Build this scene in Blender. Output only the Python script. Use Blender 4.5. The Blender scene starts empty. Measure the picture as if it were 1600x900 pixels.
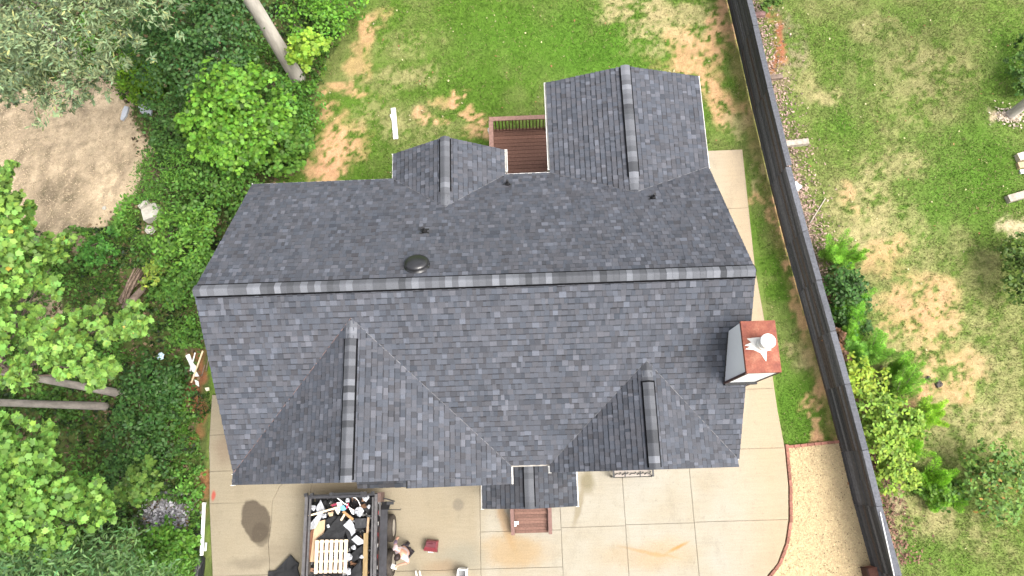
import bpy, math, random
import numpy as np
from mathutils import Vector, Matrix

random.seed(7)
RNG = np.random.default_rng(11)
scene = bpy.context.scene
COL = scene.collection

# ------------------------------------------------------------------ camera
CAM_H = 22.0
CAM_R = np.array([[0.9991218889598109, -0.02891072036350771, -0.03032525761543358],
                  [0.03578278137082308, 0.9653083703373666, 0.2586490725171567],
                  [-0.021795494000990862, 0.25950707197431166, -0.9654952283862268]])
cam_data = bpy.data.cameras.new('camera')
cam_data.sensor_width = 36.0
cam_data.lens = 1067.0 / 1600 * 36.0
cam_data.clip_end = 1000
cam = bpy.data.objects.new('camera', cam_data)
COL.objects.link(cam)
M4 = Matrix.Identity(4)
for i in range(3):
    M4[i][0] = CAM_R[0][i]; M4[i][1] = CAM_R[1][i]; M4[i][2] = -CAM_R[2][i]
M4[2][3] = CAM_H
cam.matrix_world = M4
scene.camera = cam

# ------------------------------------------------------------------ light
SUN_EL, SUN_AZ = math.radians(60), math.radians(-30)      # azimuth from +x towards +y
sdir = Vector((math.cos(SUN_EL) * math.cos(SUN_AZ), math.cos(SUN_EL) * math.sin(SUN_AZ), math.sin(SUN_EL)))
world = bpy.data.worlds.new('World'); scene.world = world; world.use_nodes = True
wn = world.node_tree.nodes; wl = world.node_tree.links
sky = wn.new('ShaderNodeTexSky'); sky.sky_type = 'NISHITA'; sky.sun_disc = False
sky.sun_elevation = SUN_EL; sky.sun_rotation = math.atan2(sdir.x, sdir.y)
sky.dust_density = 8.0; sky.ozone_density = 0.6; sky.air_density = 1.0
bgn = wn['Background']; bgn.inputs['Strength'].default_value = 0.15
hs = wn.new('ShaderNodeHueSaturation'); hs.inputs['Saturation'].default_value = 0.35      # thin white overcast
wl.new(sky.outputs['Color'], hs.inputs['Color']); wl.new(hs.outputs['Color'], bgn.inputs['Color'])
sun_data = bpy.data.lights.new('sun', 'SUN'); sun_data.energy = 0.75; sun_data.angle = math.radians(26)
sun_data.color = (1.0, 0.95, 0.87)
sun = bpy.data.objects.new('sun', sun_data); COL.objects.link(sun)
sun.rotation_euler = sdir.to_track_quat('Z', 'Y').to_euler(); sun.location = (20, -8, 40)
scene.view_settings.view_transform = 'Standard'; scene.view_settings.look = 'None'
scene.view_settings.gamma = 1.0; scene.view_settings.exposure = 1.36
scene.cycles.max_bounces = 6; scene.cycles.diffuse_bounces = 3; scene.cycles.transparent_max_bounces = 4

def at(px, py, z=0.0):
    """the place in the yard, at height z, that a measured point of the survey photograph shows"""
    d = CAM_R.T @ np.array([(px - 800) / 1067.0, -(py - 450) / 1067.0, 1.0])
    t = (z - CAM_H) / d[2]
    return (float(d[0] * t), float(d[1] * t))

# ------------------------------------------------------------------ helpers: objects
ORIGIN = {}
def tag(o, label=None, cat=None, group=None, kind=None):
    if label: o['label'] = label
    if cat: o['category'] = cat
    if group: o['group'] = group
    if kind: o['kind'] = kind
    return o
def thing(name, label, cat, loc=(0, 0, 0), group=None):
    o = bpy.data.objects.new(name, None); COL.objects.link(o); o.location = loc
    o.empty_display_size = 0.2
    ORIGIN[o.name] = Vector(loc)
    return tag(o, label, cat, group)
def link(name, me, mat, parent=None, base=(0, 0, 0)):
    o = bpy.data.objects.new(name, me); COL.objects.link(o)
    if mat and not me.materials: me.materials.append(mat)
    if parent is not None:
        o.parent = parent
        ORIGIN[o.name] = ORIGIN[parent.name]
    else:
        o.location = base; ORIGIN[o.name] = Vector(base)
    return o
def org(parent, base): return ORIGIN[parent.name] if parent is not None else Vector(base)

class MB:
    def __init__(s): s.v = []; s.f = []; s.c = []
    def add(s, vs, fs, col=None):
        n = len(s.v); s.v += [tuple(v) for v in vs]
        for f in fs: s.f.append(tuple(i + n for i in f)); s.c.append(col)
        return s
    def box(s, c, d, rz=0.0, rx=0.0, ry=0.0, col=None, bev=0.0):
        x, y, z = d[0] / 2, d[1] / 2, d[2] / 2
        R = Matrix.Rotation(rz, 3, 'Z') @ Matrix.Rotation(ry, 3, 'Y') @ Matrix.Rotation(rx, 3, 'X')
        if bev <= 0:
            vs = [(-x, -y, -z), (x, -y, -z), (x, y, -z), (-x, y, -z), (-x, -y, z), (x, -y, z), (x, y, z), (-x, y, z)]
            fs = [(0, 3, 2, 1), (4, 5, 6, 7), (0, 1, 5, 4), (1, 2, 6, 5), (2, 3, 7, 6), (3, 0, 4, 7)]
        else:
            b = bev
            vs = [(-x, -y, -z), (x, -y, -z), (x, y, -z), (-x, y, -z), (-x, -y, z - b), (x, -y, z - b), (x, y, z - b), (-x, y, z - b),
                  (-x + b, -y + b, z), (x - b, -y + b, z), (x - b, y - b, z), (-x + b, y - b, z)]
            fs = [(0, 3, 2, 1), (8, 9, 10, 11), (0, 1, 5, 4), (1, 2, 6, 5), (2, 3, 7, 6), (3, 0, 4, 7),
                  (4, 5, 9, 8), (5, 6, 10, 9), (6, 7, 11, 10), (7, 4, 8, 11)]
        return s.add([tuple(Vector(c) + R @ Vector(v)) for v in vs], fs, col)
    def span(s, a, b, col=None):
        return s.box([(a[i] + b[i]) / 2 for i in range(3)], [abs(b[i] - a[i]) for i in range(3)], col=col)
    def tube(s, pts, rad, n=8, cap=True, col=None):
        pts = [Vector(p) for p in pts]; m = len(pts)
        if not hasattr(rad, '__len__'): rad = [rad] * m
        vs = []; fs = []
        for i, p in enumerate(pts):
            t = (pts[min(i + 1, m - 1)] - pts[max(i - 1, 0)]).normalized()
            a = t.orthogonal().normalized()
            if i and (a.dot(pa) < .2):
                a = (pa - t * pa.dot(t)).normalized()
            elif i: a = (pa - t * pa.dot(t)).normalized()
            pa = a; b = t.cross(a)
            for k in range(n):
                th = 2 * math.pi * k / n
                vs.append(p + (a * math.cos(th) + b * math.sin(th)) * rad[i])
        for i in range(m - 1):
            for k in range(n):
                fs.append((i * n + k, i * n + (k + 1) % n, (i + 1) * n + (k + 1) % n, (i + 1) * n + k))
        if cap:
            fs.append(tuple(range(n - 1, -1, -1))); fs.append(tuple((m - 1) * n + k for k in range(n)))
        return s.add(vs, fs, col)
    def lathe(s, c, prof, n=20, axis='Z', col=None):
        vs = []; fs = []; m = len(prof)
        for (r, z) in prof:
            for k in range(n):
                th = 2 * math.pi * k / n
                p = (r * math.cos(th), r * math.sin(th), z)
                if axis == 'X': p = (p[2], p[0], p[1])
                if axis == 'Y': p = (p[0], p[2], p[1])
                vs.append((c[0] + p[0], c[1] + p[1], c[2] + p[2]))
        for i in range(m - 1):
            for k in range(n):
                fs.append((i * n + k, i * n + (k + 1) % n, (i + 1) * n + (k + 1) % n, (i + 1) * n + k))
        fs.append(tuple(range(n - 1, -1, -1))); fs.append(tuple((m - 1) * n + k for k in range(n)))
        return s.add(vs, fs, col)
    def prism(s, poly, z0, z1, col=None):
        a = sum(poly[i][0] * poly[(i + 1) % len(poly)][1] - poly[(i + 1) % len(poly)][0] * poly[i][1] for i in range(len(poly)))
        if a < 0: poly = poly[::-1]
        n = len(poly)
        zt = z1 if hasattr(z1, '__len__') else [z1] * n
        vs = [(p[0], p[1], z0) for p in poly] + [(p[0], p[1], zt[i]) for i, p in enumerate(poly)]
        fs = [tuple(range(n - 1, -1, -1)), tuple(range(n, 2 * n))] + [(i, (i + 1) % n, n + (i + 1) % n, n + i) for i in range(n)]
        return s.add(vs, fs, col)
    def mesh(s, name, o=Vector((0, 0, 0))):
        me = bpy.data.meshes.new(name)
        me.from_pydata([(v[0] - o.x, v[1] - o.y, v[2] - o.z) for v in s.v], [], s.f)
        if any(c is not None for c in s.c):
            at_ = me.attributes.new('col', 'FLOAT_COLOR', 'FACE')
            at_.data.foreach_set('color', np.array([(*(c or (.5, .5, .5)), 1.0) for c in s.c], np.float32).ravel())
        me.update()
        return me
    def build(s, name, mat, parent=None, base=(0, 0, 0), smooth=False, kind=None):
        me = s.mesh(name, org(parent, base))
        if smooth: me.polygons.foreach_set('use_smooth', [True] * len(me.polygons))
        o = link(name, me, mat, parent, base)
        if kind: o['kind'] = kind
        return o

def poly_cloud(name, verts, k, cols, mat, parent=None, base=(0, 0, 0), kind=None, smooth=False):
    """verts: (N,k,3) loose k-gons, cols (N,3) one colour each -> one mesh object"""
    N = len(verts); o = org(parent, base)
    v = (verts - np.array([o.x, o.y, o.z])).astype(np.float32).reshape(-1, 3)
    me = bpy.data.meshes.new(name)
    me.vertices.add(N * k); me.vertices.foreach_set('co', v.ravel())
    me.loops.add(N * k); me.loops.foreach_set('vertex_index', np.arange(N * k, dtype=np.int32))
    me.polygons.add(N); me.polygons.foreach_set('loop_start', np.arange(0, N * k, k, dtype=np.int32))
    me.polygons.foreach_set('loop_total', np.full(N, k, np.int32))
    a = me.attributes.new('col', 'FLOAT_COLOR', 'FACE')
    a.data.foreach_set('color', np.concatenate([cols, np.ones((N, 1))], 1).astype(np.float32).ravel())
    me.update(calc_edges=True)
    ob = link(name, me, mat, parent, base)
    if kind: ob['kind'] = kind
    return ob

# ------------------------------------------------------------------ helpers: colours, noise, materials
def lin(r, g, b):
    return tuple(((c / 255) / 12.92 if c / 255 < .04045 else ((c / 255 + .055) / 1.055) ** 2.4) for c in (r, g, b))
def vnoise(x, y, seed=0):
    x = np.asarray(x, float); y = np.asarray(y, float)
    xi = np.floor(x).astype(np.int64); yi = np.floor(y).astype(np.int64)
    fx = x - xi; fy = y - yi; fx = fx * fx * (3 - 2 * fx); fy = fy * fy * (3 - 2 * fy)
    def h(a, b):
        n = (a * 374761393 + b * 668265263 + seed * 1274126177) & 0x7fffffff
        n = ((n ^ (n >> 13)) * 1103515245 + 12345) & 0x7fffffff
        n = ((n ^ (n >> 15)) * 214013 + 2531011) & 0x7fffffff
        return (n & 0xffff) / 65535.0
    return (h(xi, yi) * (1 - fx) + h(xi + 1, yi) * fx) * (1 - fy) + (h(xi, yi + 1) * (1 - fx) + h(xi + 1, yi + 1) * fx) * fy
def fbm(x, y, seed=0, octs=4):
    t = 0; a = .5; s = 0
    for o in range(octs):
        t = t + a * vnoise(x * 2 ** o, y * 2 ** o, seed + o * 17); s += a; a *= .55
    return t / s
def in_poly(x, y, poly):
    inside = np.zeros(x.shape, bool); n = len(poly)
    for i in range(n):
        x0, y0 = poly[i]; x1, y1 = poly[(i + 1) % n]
        c = ((y0 > y) != (y1 > y)) & (x < (x1 - x0) * (y - y0) / (y1 - y0 + 1e-12) + x0)
        inside ^= c
    return inside

def mat_new(name, rough=.7, spec=.3):
    m = bpy.data.materials.new(name); m.use_nodes = True
    nt = m.node_tree; b = nt.nodes['Principled BSDF']
    b.inputs['Roughness'].default_value = rough
    b.inputs['Specular IOR Level'].default_value = spec
    return m, nt, b
def noise_node(nt, scale, detail=4, rough=.6, coord='Object', stretch=None):
    tc = nt.nodes.new('ShaderNodeTexCoord'); n = nt.nodes.new('ShaderNodeTexNoise')
    n.inputs['Scale'].default_value = scale; n.inputs['Detail'].default_value = detail; n.inputs['Roughness'].default_value = rough
    if stretch:
        mp = nt.nodes.new('ShaderNodeMapping'); mp.inputs['Scale'].default_value = stretch
        nt.links.new(tc.outputs[coord], mp.inputs['Vector']); nt.links.new(mp.outputs['Vector'], n.inputs['Vector'])
    else: nt.links.new(tc.outputs[coord], n.inputs['Vector'])
    return n
def ramp(nt, src, stops):
    r = nt.nodes.new('ShaderNodeValToRGB'); e = r.color_ramp.elements
    while len(e) < len(stops): e.new(.5)
    for i, (p, c) in enumerate(stops):
        e[i].position = p; e[i].color = (*c, 1) if len(c) == 3 else c
    nt.links.new(src, r.inputs['Fac']); return r
def mix(nt, a, b, fac, mode='MIX'):
    m = nt.nodes.new('ShaderNodeMix'); m.data_type = 'RGBA'; m.blend_type = mode
    for sock, v in ((m.inputs[6], a), (m.inputs[7], b), (m.inputs[0], fac)):
        if isinstance(v, bpy.types.NodeSocket): nt.links.new(v, sock)
        elif isinstance(v, tuple): sock.default_value = (*v, 1)
        else: sock.default_value = v
    return m.outputs[2]
def bump(nt, b, src, strength=.3, dist=.01):
    bn = nt.nodes.new('ShaderNodeBump'); bn.inputs['Strength'].default_value = strength; bn.inputs['Distance'].default_value = dist
    nt.links.new(src, bn.inputs['Height']); nt.links.new(bn.outputs['Normal'], b.inputs['Normal'])
def plain(name, col, var=.25, scale=6, rough=.7, spec=.3, stretch=None, bumpd=0, metal=0, detail=5):
    """solid colour with a mottled procedural variation"""
    m, nt, b = mat_new(name, rough, spec)
    n = noise_node(nt, scale, detail, .65, 'Object', stretch)
    lo = tuple(c * (1 - var) for c in col); hi = tuple(min(1, c * (1 + var)) for c in col)
    r = ramp(nt, n.outputs['Fac'], [(.3, lo), (.7, hi)])
    nt.links.new(r.outputs['Color'], b.inputs['Base Color'])
    b.inputs['Metallic'].default_value = metal
    if bumpd: bump(nt, b, n.outputs['Fac'], .5, bumpd)
    return m
def attr_mat(name, rough=.8, spec=.2, grain=.25, gscale=60, trans=0.0, bumpd=0):
    """base colour from the per-piece 'col' attribute with a fine grain on top"""
    m, nt, b = mat_new(name, rough, spec)
    a = nt.nodes.new('ShaderNodeAttribute'); a.attribute_name = 'col'
    out = a.outputs['Color']
    if grain:
        n = noise_node(nt, gscale, 3, .7)
        r = ramp(nt, n.outputs['Fac'], [(.3, (1 - grain,) * 3), (.7, (1 + grain,) * 3)])
        out = mix(nt, out, r.outputs['Color'], 1.0, 'MULTIPLY')
        if bumpd: bump(nt, b, n.outputs['Fac'], .6, bumpd)
    nt.links.new(out, b.inputs['Base Color'])
    if trans:
        t = nt.nodes.new('ShaderNodeBsdfTranslucent'); mx = nt.nodes.new('ShaderNodeMixShader'); mx.inputs[0].default_value = trans
        nt.links.new(out, t.inputs['Color']); nt.links.new(b.outputs[0], mx.inputs[1]); nt.links.new(t.outputs[0], mx.inputs[2])
        nt.links.new(mx.outputs[0], nt.nodes['Material Output'].inputs['Surface'])
    return m

MAT = {}
MAT['shingle'] = attr_mat('asphalt_shingle', .85, .25, .22, 70, bumpd=.003)
MAT['leaf'] = attr_mat('leaf', .55, .3, 0, trans=.28)
MAT['grass'] = attr_mat('grass_blade', .7, .2, 0, trans=.2)
MAT['stone'] = attr_mat('stones', .85, .2, .2, 40)
MAT['pieces'] = attr_mat('coloured_pieces', .7, .3, .15, 25)
MAT['roofdeck'] = plain('roof_felt', (.03, .03, .032), .2)
MAT['black'] = plain('black_plastic', (.012, .012, .013), .3, 8, .45, .5)
MAT['ventblack'] = plain('ridge_vent_mesh', (.007, .007, .008), .3, 8, .95, .05)
MAT['bark_mid'] = plain('brown_grey_bark', (.25, .225, .20), .4, 4, .9, .2, (1, 1, .3), .03)
MAT['blackmetal'] = plain('black_metal', (.02, .02, .022), .5, 9, .35, .5)
MAT['vent'] = plain('vent_metal', (.018, .018, .02), .4, 4, .28, .6)
MAT['white'] = plain('white_paint', (.78, .78, .77), .05, 3, .5, .4)
MAT['siding'] = plain('white_siding', (.86, .86, .86), .03, 2, .55, .3)
MAT['gutter'] = plain('white_gutter', (.60, .59, .56), .2, 5, .4, .4)
MAT['trimbrown'] = plain('brown_trim', (.075, .04, .035), .25, 8)
MAT['concrete_grey'] = plain('old_concrete', (.42, .40, .35), .25, 4, .9, .2, bumpd=.01)
MAT['bark'] = plain('grey_bark', (.40, .365, .325), .35, 3, .9, .2, (1.2, 1.2, .25), .03)
MAT['bark_dark'] = plain('brown_bark', (.17, .13, .105), .45, 4, .9, .2, (1, 1, .3), .03)
MAT['wood_grey'] = plain('weathered_timber', (.34, .30, .25), .35, 7, .85, .2, (1, 1, 1), .004)
MAT['wood_pale'] = plain('new_pine', (.72, .56, .38), .12, 9, .7, .2)
MAT['ply'] = plain('plywood', (.42, .30, .19), .18, 5, .75, .2, (3, .6, 1))
MAT['beam'] = plain('ochre_timber', (.235, .17, .085), .3, 6, .8, .2, (4, .7, 1))
MAT['log'] = plain('cut_branch', (.17, .125, .095), .5, 9, .9, .2)
MAT['rubber'] = plain('tyre_rubber', (.05, .042, .035), .35, 12, .85, .2)
MAT['rim'] = plain('dusty_steel_rim', (.42, .39, .35), .25, 10, .45, .5, metal=.5)
MAT['trailer'] = plain('dark_trailer_paint', (.026, .026, .031), .4, 7, .5, .4)
MAT['trailer_rail'] = plain('worn_trailer_rail', (.075, .072, .074), .35, 8, .5, .4)
MAT['red'] = plain('dark_red_plastic', (.16, .018, .03), .2, 10, .4, .5)
MAT['red2'] = plain('red_plastic_lid', (.085, .012, .018), .2, 10, .5, .4)
MAT['felt'] = plain('roofing_felt', (.013, .0135, .015), .45, 5, .75, .3, bumpd=.02)
MAT['cloth_pink'] = plain('pale_pink_cotton', (.50, .40, .41), .12, 14, .85, .2)
MAT['cloth_dark'] = plain('dark_work_trousers', (.035, .03, .035), .3, 14, .85, .2)
MAT['hair'] = plain('dark_brown_hair', (.018, .009, .008), .4, 30, .6, .4)
MAT['skin'] = plain('skin', (.50, .27, .19), .08, 10, .5, .4)
MAT['sleeve'] = plain('mauve_sleeve', (.16, .12, .16), .2, 14, .85, .2)
MAT['glass'] = plain('window_glass', (.03, .04, .05), .1, 2, .08, .7)
MAT['board_fence'] = attr_mat('stained_fence_board', .8, .25, .3, 14)
MAT['deck'] = attr_mat('stained_deck_board', .75, .25, .22, 16)
MAT['brick'] = attr_mat('edging_brick', .9, .2, .3, 30, bumpd=.004)

# rusted chimney cap
m, nt, b = mat_new('rusted_steel', .75, .3)
n1 = noise_node(nt, 3.5, 6, .7); n2 = noise_node(nt, 30, 3, .6)
r1 = ramp(nt, n1.outputs['Fac'], [(.3, (.15, .045, .033)), (.52, (.22, .072, .045)), (.68, (.28, .12, .075)), (.8, (.36, .21, .15))])
r2 = ramp(nt, n2.outputs['Fac'], [(.3, (.8,) * 3), (.7, (1.15,) * 3)])
nt.links.new(mix(nt, r1.outputs['Color'], r2.outputs['Color'], 1.0, 'MULTIPLY'), b.inputs['Base Color']); MAT['rust'] = m

# ------------------------------------------------------------------ ground sheet (one sheet, painted zones of real ground cover)
def P(*pts, z=0.0): return [at(a, b_, z) for a, b_ in pts]
FENCE_BASE = [(7.50, 21.0), (7.89, 16.7), (8.15, 13.46), (8.53, 9.2), (8.95, 5.56), (9.19, 3.63), (9.49, .9), (9.59, .02), (9.75, -1.48), (9.97, -3.29), (10.4, -7)]
def fence_x(y):
    ys = np.array([p[1] for p in FENCE_BASE][::-1]); xs = np.array([p[0] for p in FENCE_BASE][::-1])
    return np.interp(y, ys, xs)
WOOD_EDGE = P((590, -120), (560, 0), (535, 60), (500, 110), (492, 180), (470, 250), (420, 290), (370, 330), (330, 560), (329, 640), (326, 760), (330, 900), (335, 990))
WOOD = [(-60, 60)] + [(WOOD_EDGE[0][0], 60)] + WOOD_EDGE + [(WOOD_EDGE[-1][0], -40), (-60, -40)]
CLEAR = P((-300, 120), (0, 140), (170, 100), (208, 180), (238, 235), (222, 300), (165, 352), (100, 395), (30, 350), (-300, 300))
C = dict(grass=np.array((.080, .150, .020)), grass2=np.array((.118, .182, .036)), dry=np.array((.30, .25, .13)), clay=np.array((.42, .245, .14)),
         tan=np.array((.455, .36, .245)), litter=np.array((.20, .145, .12)), mulch=np.array((.13, .07, .05)), floor=np.array((.05, .055, .022)), redclay=np.array((.23, .095, .05)))
# bare patches: (px, py, rx, ry, strength, kind)
PATCH = [(720, 147, 15, 14, 1.0, 'clay'), (738, 182, 15, 16, .9, 'clay'), (678, 178, 22, 8, .9, 'clay'), (742, 214, 30, 10, .8, 'clay'), (690, 150, 20, 8, .5, 'clay'),
         (530, 225, 42, 38, .9, 'clay'), (505, 262, 35, 22, .8, 'clay'), (545, 140, 28, 14, .7, 'clay'), (512, 165, 14, 16, .7, 'clay'), (585, 45, 18, 42, .75, 'clay'), (565, 95, 20, 25, .5, 'clay'),
         (615, 120, 60, 20, .35, 'dry'), (590, 180, 40, 30, .45, 'dry'), (640, 70, 40, 25, .3, 'dry'), (660, 200, 60, 30, .3, 'dry'), (650, 110, 50, 14, .4, 'dry'),
         (985, 12, 55, 22, .8, 'dry'), (1060, 35, 70, 35, .65, 'dry'), (1085, 95, 45, 55, .75, 'clay'), (1125, 40, 14, 55, .8, 'clay'), (1130, 160, 25, 40, .8, 'clay'), (1010, 60, 40, 25, .5, 'dry'), (1150, 200, 14, 28, .6, 'dry'),
         (1190, 310, 8, 22, .7, 'clay'), (1186, 275, 7, 22, .6, 'dry'), (1215, 330, 8, 26, .8, 'clay'), (1232, 390, 7, 40, .8, 'clay'), (1250, 470, 7, 45, .6, 'clay'), (1262, 560, 14, 30, .6, 'dry'), (1283, 640, 16, 35, .75, 'clay'), (1295, 675, 18, 14, .8, 'clay'),
         (1206, 70, 9, 45, 1.0, 'redclay'), (1215, 30, 8, 22, .8, 'redclay'), (1240, 120, 35, 40, .45, 'dry'), (1285, 145, 22, 20, .7, 'dry'), (1235, 70, 20, 60, .4, 'litter'),
         (1400, 250, 45, 35, .55, 'dry'), (1375, 290, 28, 30, .5, 'dry'), (1330, 330, 60, 40, .5, 'dry'), (1320, 305, 16, 20, .5, 'clay'), (1400, 360, 70, 40, .45, 'dry'),
         (1370, 400, 36, 26, .55, 'clay'), (1440, 455, 50, 26, .65, 'clay'), (1465, 500, 42, 32, .7, 'clay'), (1390, 500, 30, 40, .5, 'clay'), (1465, 590, 34, 45, .65, 'clay'), (1520, 570, 26, 22, .6, 'clay'), (1440, 610, 26, 24, .7, 'clay'), (1425, 560, 50, 40, .4, 'dry'),
         (1500, 680, 90, 35, .5, 'dry'), (1560, 620, 60, 50, .35, 'dry'), (1540, 500, 60, 60, .35, 'dry'), (1395, 830, 18, 60, .7, 'litter'), (1420, 800, 40, 30, .5, 'dry'), (1500, 830, 60, 30, .35, 'dry'), (1360, 40, 40, 20, .4, 'dry'), (1430, 170, 60, 40, .35, 'dry'), (1470, 110, 70, 40, .3, 'dry'),
         (1420, 100, 110, 60, .25, 'dry'), (1500, 410, 70, 30, .3, 'dry'), (1578, 182, 14, 10, 1.0, 'tan'), (1590, 345, 30, 14, .7, 'tan'),
         (312, 600, 12, 45, .9, 'redclay'), (306, 650, 12, 30, .7, 'redclay'), (305, 770, 14, 25, .7, 'redclay'), (285, 820, 25, 16, .5, 'redclay'), (80, 480, 50, 12, .8, 'tan'), (205, 385, 14, 12, .5, 'tan'), (95, 515, 14, 14, .6, 'redclay'), (170, 120, 20, 30, .5, 'tan')]
GREEN = [(1500, 270, 80, 70, .8), (1370, 275, 12, 10, .8), (1345, 75, 40, 30, .6), (1420, 30, 60, 25, .5), (1305, 185, 22, 24, .8), (1480, 330, 60, 30, .6), (1590, 100, 40, 60, .8), (1560, 230, 40, 60, .5),
         (880, 60, 90, 70, .8), (950, 90, 60, 40, .8), (760, 60, 60, 50, .5), (1240, 420, 22, 60, .6), (1235, 640, 22, 50, .8), (1440, 860, 50, 40, .4), (1330, 130, 40, 30, .4)]

def ground_cols(x, y):
    n1 = fbm(x * .55, y * .55, 3, 4); n2 = fbm(x * 2.2, y * 2.2, 31, 4); n3 = fbm(x * 7, y * 7, 57, 3)
    wx = x + (fbm(x * 1.1, y * 1.1, 91, 4) - .5) * 1.6; wy = y + (fbm(x * 1.1, y * 1.1, 77, 4) - .5) * 1.6
    out = np.empty(x.shape + (3,))
    fx = fence_x(y)
    right = x > fx
    base = np.where(right[..., None], C['grass2'], C['grass'])
    dryf = np.clip((n1 - .47) * np.where(right, 1.9, 3.0) + (n2 - .5) * 1.2 + np.where(right, .26, .05), 0, 1) * np.where(right, .55, .38)
    out[:] = base * (1 - dryf[..., None]) + (C['dry'] * .8 * dryf[..., None])
    def blend(mask, col):
        out[:] = out * (1 - mask[..., None]) + col * mask[..., None]
    for (px, py, rx, ry, s) in GREEN:
        cx, cy = at(px, py); sx = rx / 48.0 * 1.1; sy = ry / 46.0 * 1.1
        q = ((wx - cx) / sx) ** 2 + ((wy - cy) / sy) ** 2
        blend(np.clip(s * np.exp(-q * .7) * (.55 + n2 * .9), 0, 1), C['grass'] * np.array((.9, 1.05, .9)))
    for (px, py, rx, ry, s, k) in PATCH:
        cx, cy = at(px, py); sx = rx / 41.0; sy = ry / 40.0
        q = ((wx - cx) / sx) ** 2 + ((wy - cy) / sy) ** 2
        blend(np.clip(s * np.clip(1.5 - q, 0, 1) * np.clip((n2 * .8 + n3 * 1.2 - .80) * 4.5 + s * .22, 0, 1), 0, 1), C[k] * (.8 + .4 * n3[..., None]))
    # strip of leaf litter and mulch beyond the fence
    d = x - fx + (n2 - .5) * .9
    w = np.interp(y, [-6, -2.3, -.5, 4, 6, 9, 14, 20], [.0, .2, 1.3, 1.9, 1.0, 1.1, .9, .8])
    lm = np.clip((w - d) * 2.2, 0, 1) * (d > -.3) * np.clip(.35 + n3 * 1.1, 0, 1) * right
    blend(lm * np.where(y > 5.3, .8, .9), np.where((y > 5.3)[..., None], C['litter'] * (.6 + n3[..., None] * .9), C['mulch']))
    # bare soil line along the fence foot, house side
    fm = np.clip(.42 - np.abs(x - fx + .12) + (n2 - .5) * .35, 0, .4) * 2.0 * (~right)
    blend(np.clip(fm * (n3 - .05), 0, .3), C['clay'] * .9)
    # woodland and clearing to the left
    wm = in_poly(wx * .5 + x * .5, wy * .5 + y * .5, WOOD)
    blend(wm * 1.0, C['floor'] * (.6 + n2[..., None] * 1.0) + C['grass'] * .4 * n1[..., None])
    cm = in_poly(wx * .8 + x * .2, wy * .8 + y * .2, CLEAR)
    tan = C['tan'] * (.62 + .75 * n2[..., None]) * (1 - .30 * np.clip((n1[..., None] - .45) * 5, 0, 1)) * (1 - .35 * np.clip((fbm(x * 3, y * 1.2, 66, 4)[..., None] - .55) * 6, 0, 1))
    blend(cm * np.clip(.7 + n3 * .6, 0, 1), tan)
    for (px, py, rx, ry, s, k) in PATCH[-8:]:
        cx, cy = at(px, py); q = ((wx - cx) / (rx / 46.)) ** 2 + ((wy - cy) / (ry / 46.)) ** 2
        blend(np.clip(s * np.clip(1.5 - q, 0, 1), 0, 1), C[k] * (.7 + .6 * n3[..., None]))
    # ash-grey gravel patch
    cx, cy = at(262, 808); q = ((wx - cx) / .75) ** 2 + ((wy - cy) / .5) ** 2
    blend(np.clip(1.3 - q, 0, 1) * np.clip((n3 + n2 - .7) * 3, 0, 1), np.array((.25, .24, .25)))
    return np.clip(out * (.78 + .44 * n3[..., None]), 0, 1)

fx_ = np.arange(-25, 24.01, .1); fy_ = np.arange(-8, 24.01, .1)
gx = np.concatenate([[-260, -120, -60, -35], fx_, [35, 60, 120, 260]]); gy = np.concatenate([[-260, -120, -50, -20], fy_, [40, 70, 130, 260]])
X, Y = np.meshgrid(gx, gy)
Z = (fbm(X * .8, Y * .8, 5, 3) - .5) * .05 + (fbm(X * 4, Y * 4, 8, 2) - .5) * .03
Z[(X > -10.6) & (X < 8.0) & (Y < 11) & (Y > -8)] *= .3
ny_, nx_ = X.shape
me = bpy.data.meshes.new('ground')
vv = np.stack([X, Y, Z], -1).reshape(-1, 3).astype(np.float32)
me.vertices.add(len(vv)); me.vertices.foreach_set('co', vv.ravel())
idx = np.arange(nx_ * ny_).reshape(ny_, nx_)
q = np.stack([idx[:-1, :-1], idx[:-1, 1:], idx[1:, 1:], idx[1:, :-1]], -1).reshape(-1, 4).astype(np.int32)
me.loops.add(q.size); me.loops.foreach_set('vertex_index', q.ravel())
me.polygons.add(len(q)); me.polygons.foreach_set('loop_start', np.arange(0, q.size, 4, dtype=np.int32)); me.polygons.foreach_set('loop_total', np.full(len(q), 4, np.int32))
a = me.attributes.new('col', 'FLOAT_COLOR', 'POINT')
gc = ground_cols(X, Y).reshape(-1, 3)
a.data.foreach_set('color', np.concatenate([gc, np.ones((len(gc), 1))], 1).astype(np.float32).ravel())
me.update(calc_edges=True)
me.polygons.foreach_set('use_smooth', [True] * len(me.polygons))
m, nt, b = mat_new('earth_and_turf', .95, .1)
an = nt.nodes.new('ShaderNodeAttribute'); an.attribute_name = 'col'
n1 = noise_node(nt, 11, 6, .75); n2 = noise_node(nt, 45, 3, .7)
r1 = ramp(nt, n1.outputs['Fac'], [(.25, (.74,) * 3), (.75, (1.28,) * 3)]); r2 = ramp(nt, n2.outputs['Fac'], [(.3, (.7,) * 3), (.7, (1.3,) * 3)])
nt.links.new(mix(nt, mix(nt, an.outputs['Color'], r1.outputs['Color'], 1.0, 'MULTIPLY'), r2.outputs['Color'], 1.0, 'MULTIPLY'), b.inputs['Base Color'])
bump(nt, b, n2.outputs['Fac'], .7, .03)
tag(link('ground', me, m), kind='structure')

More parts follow.
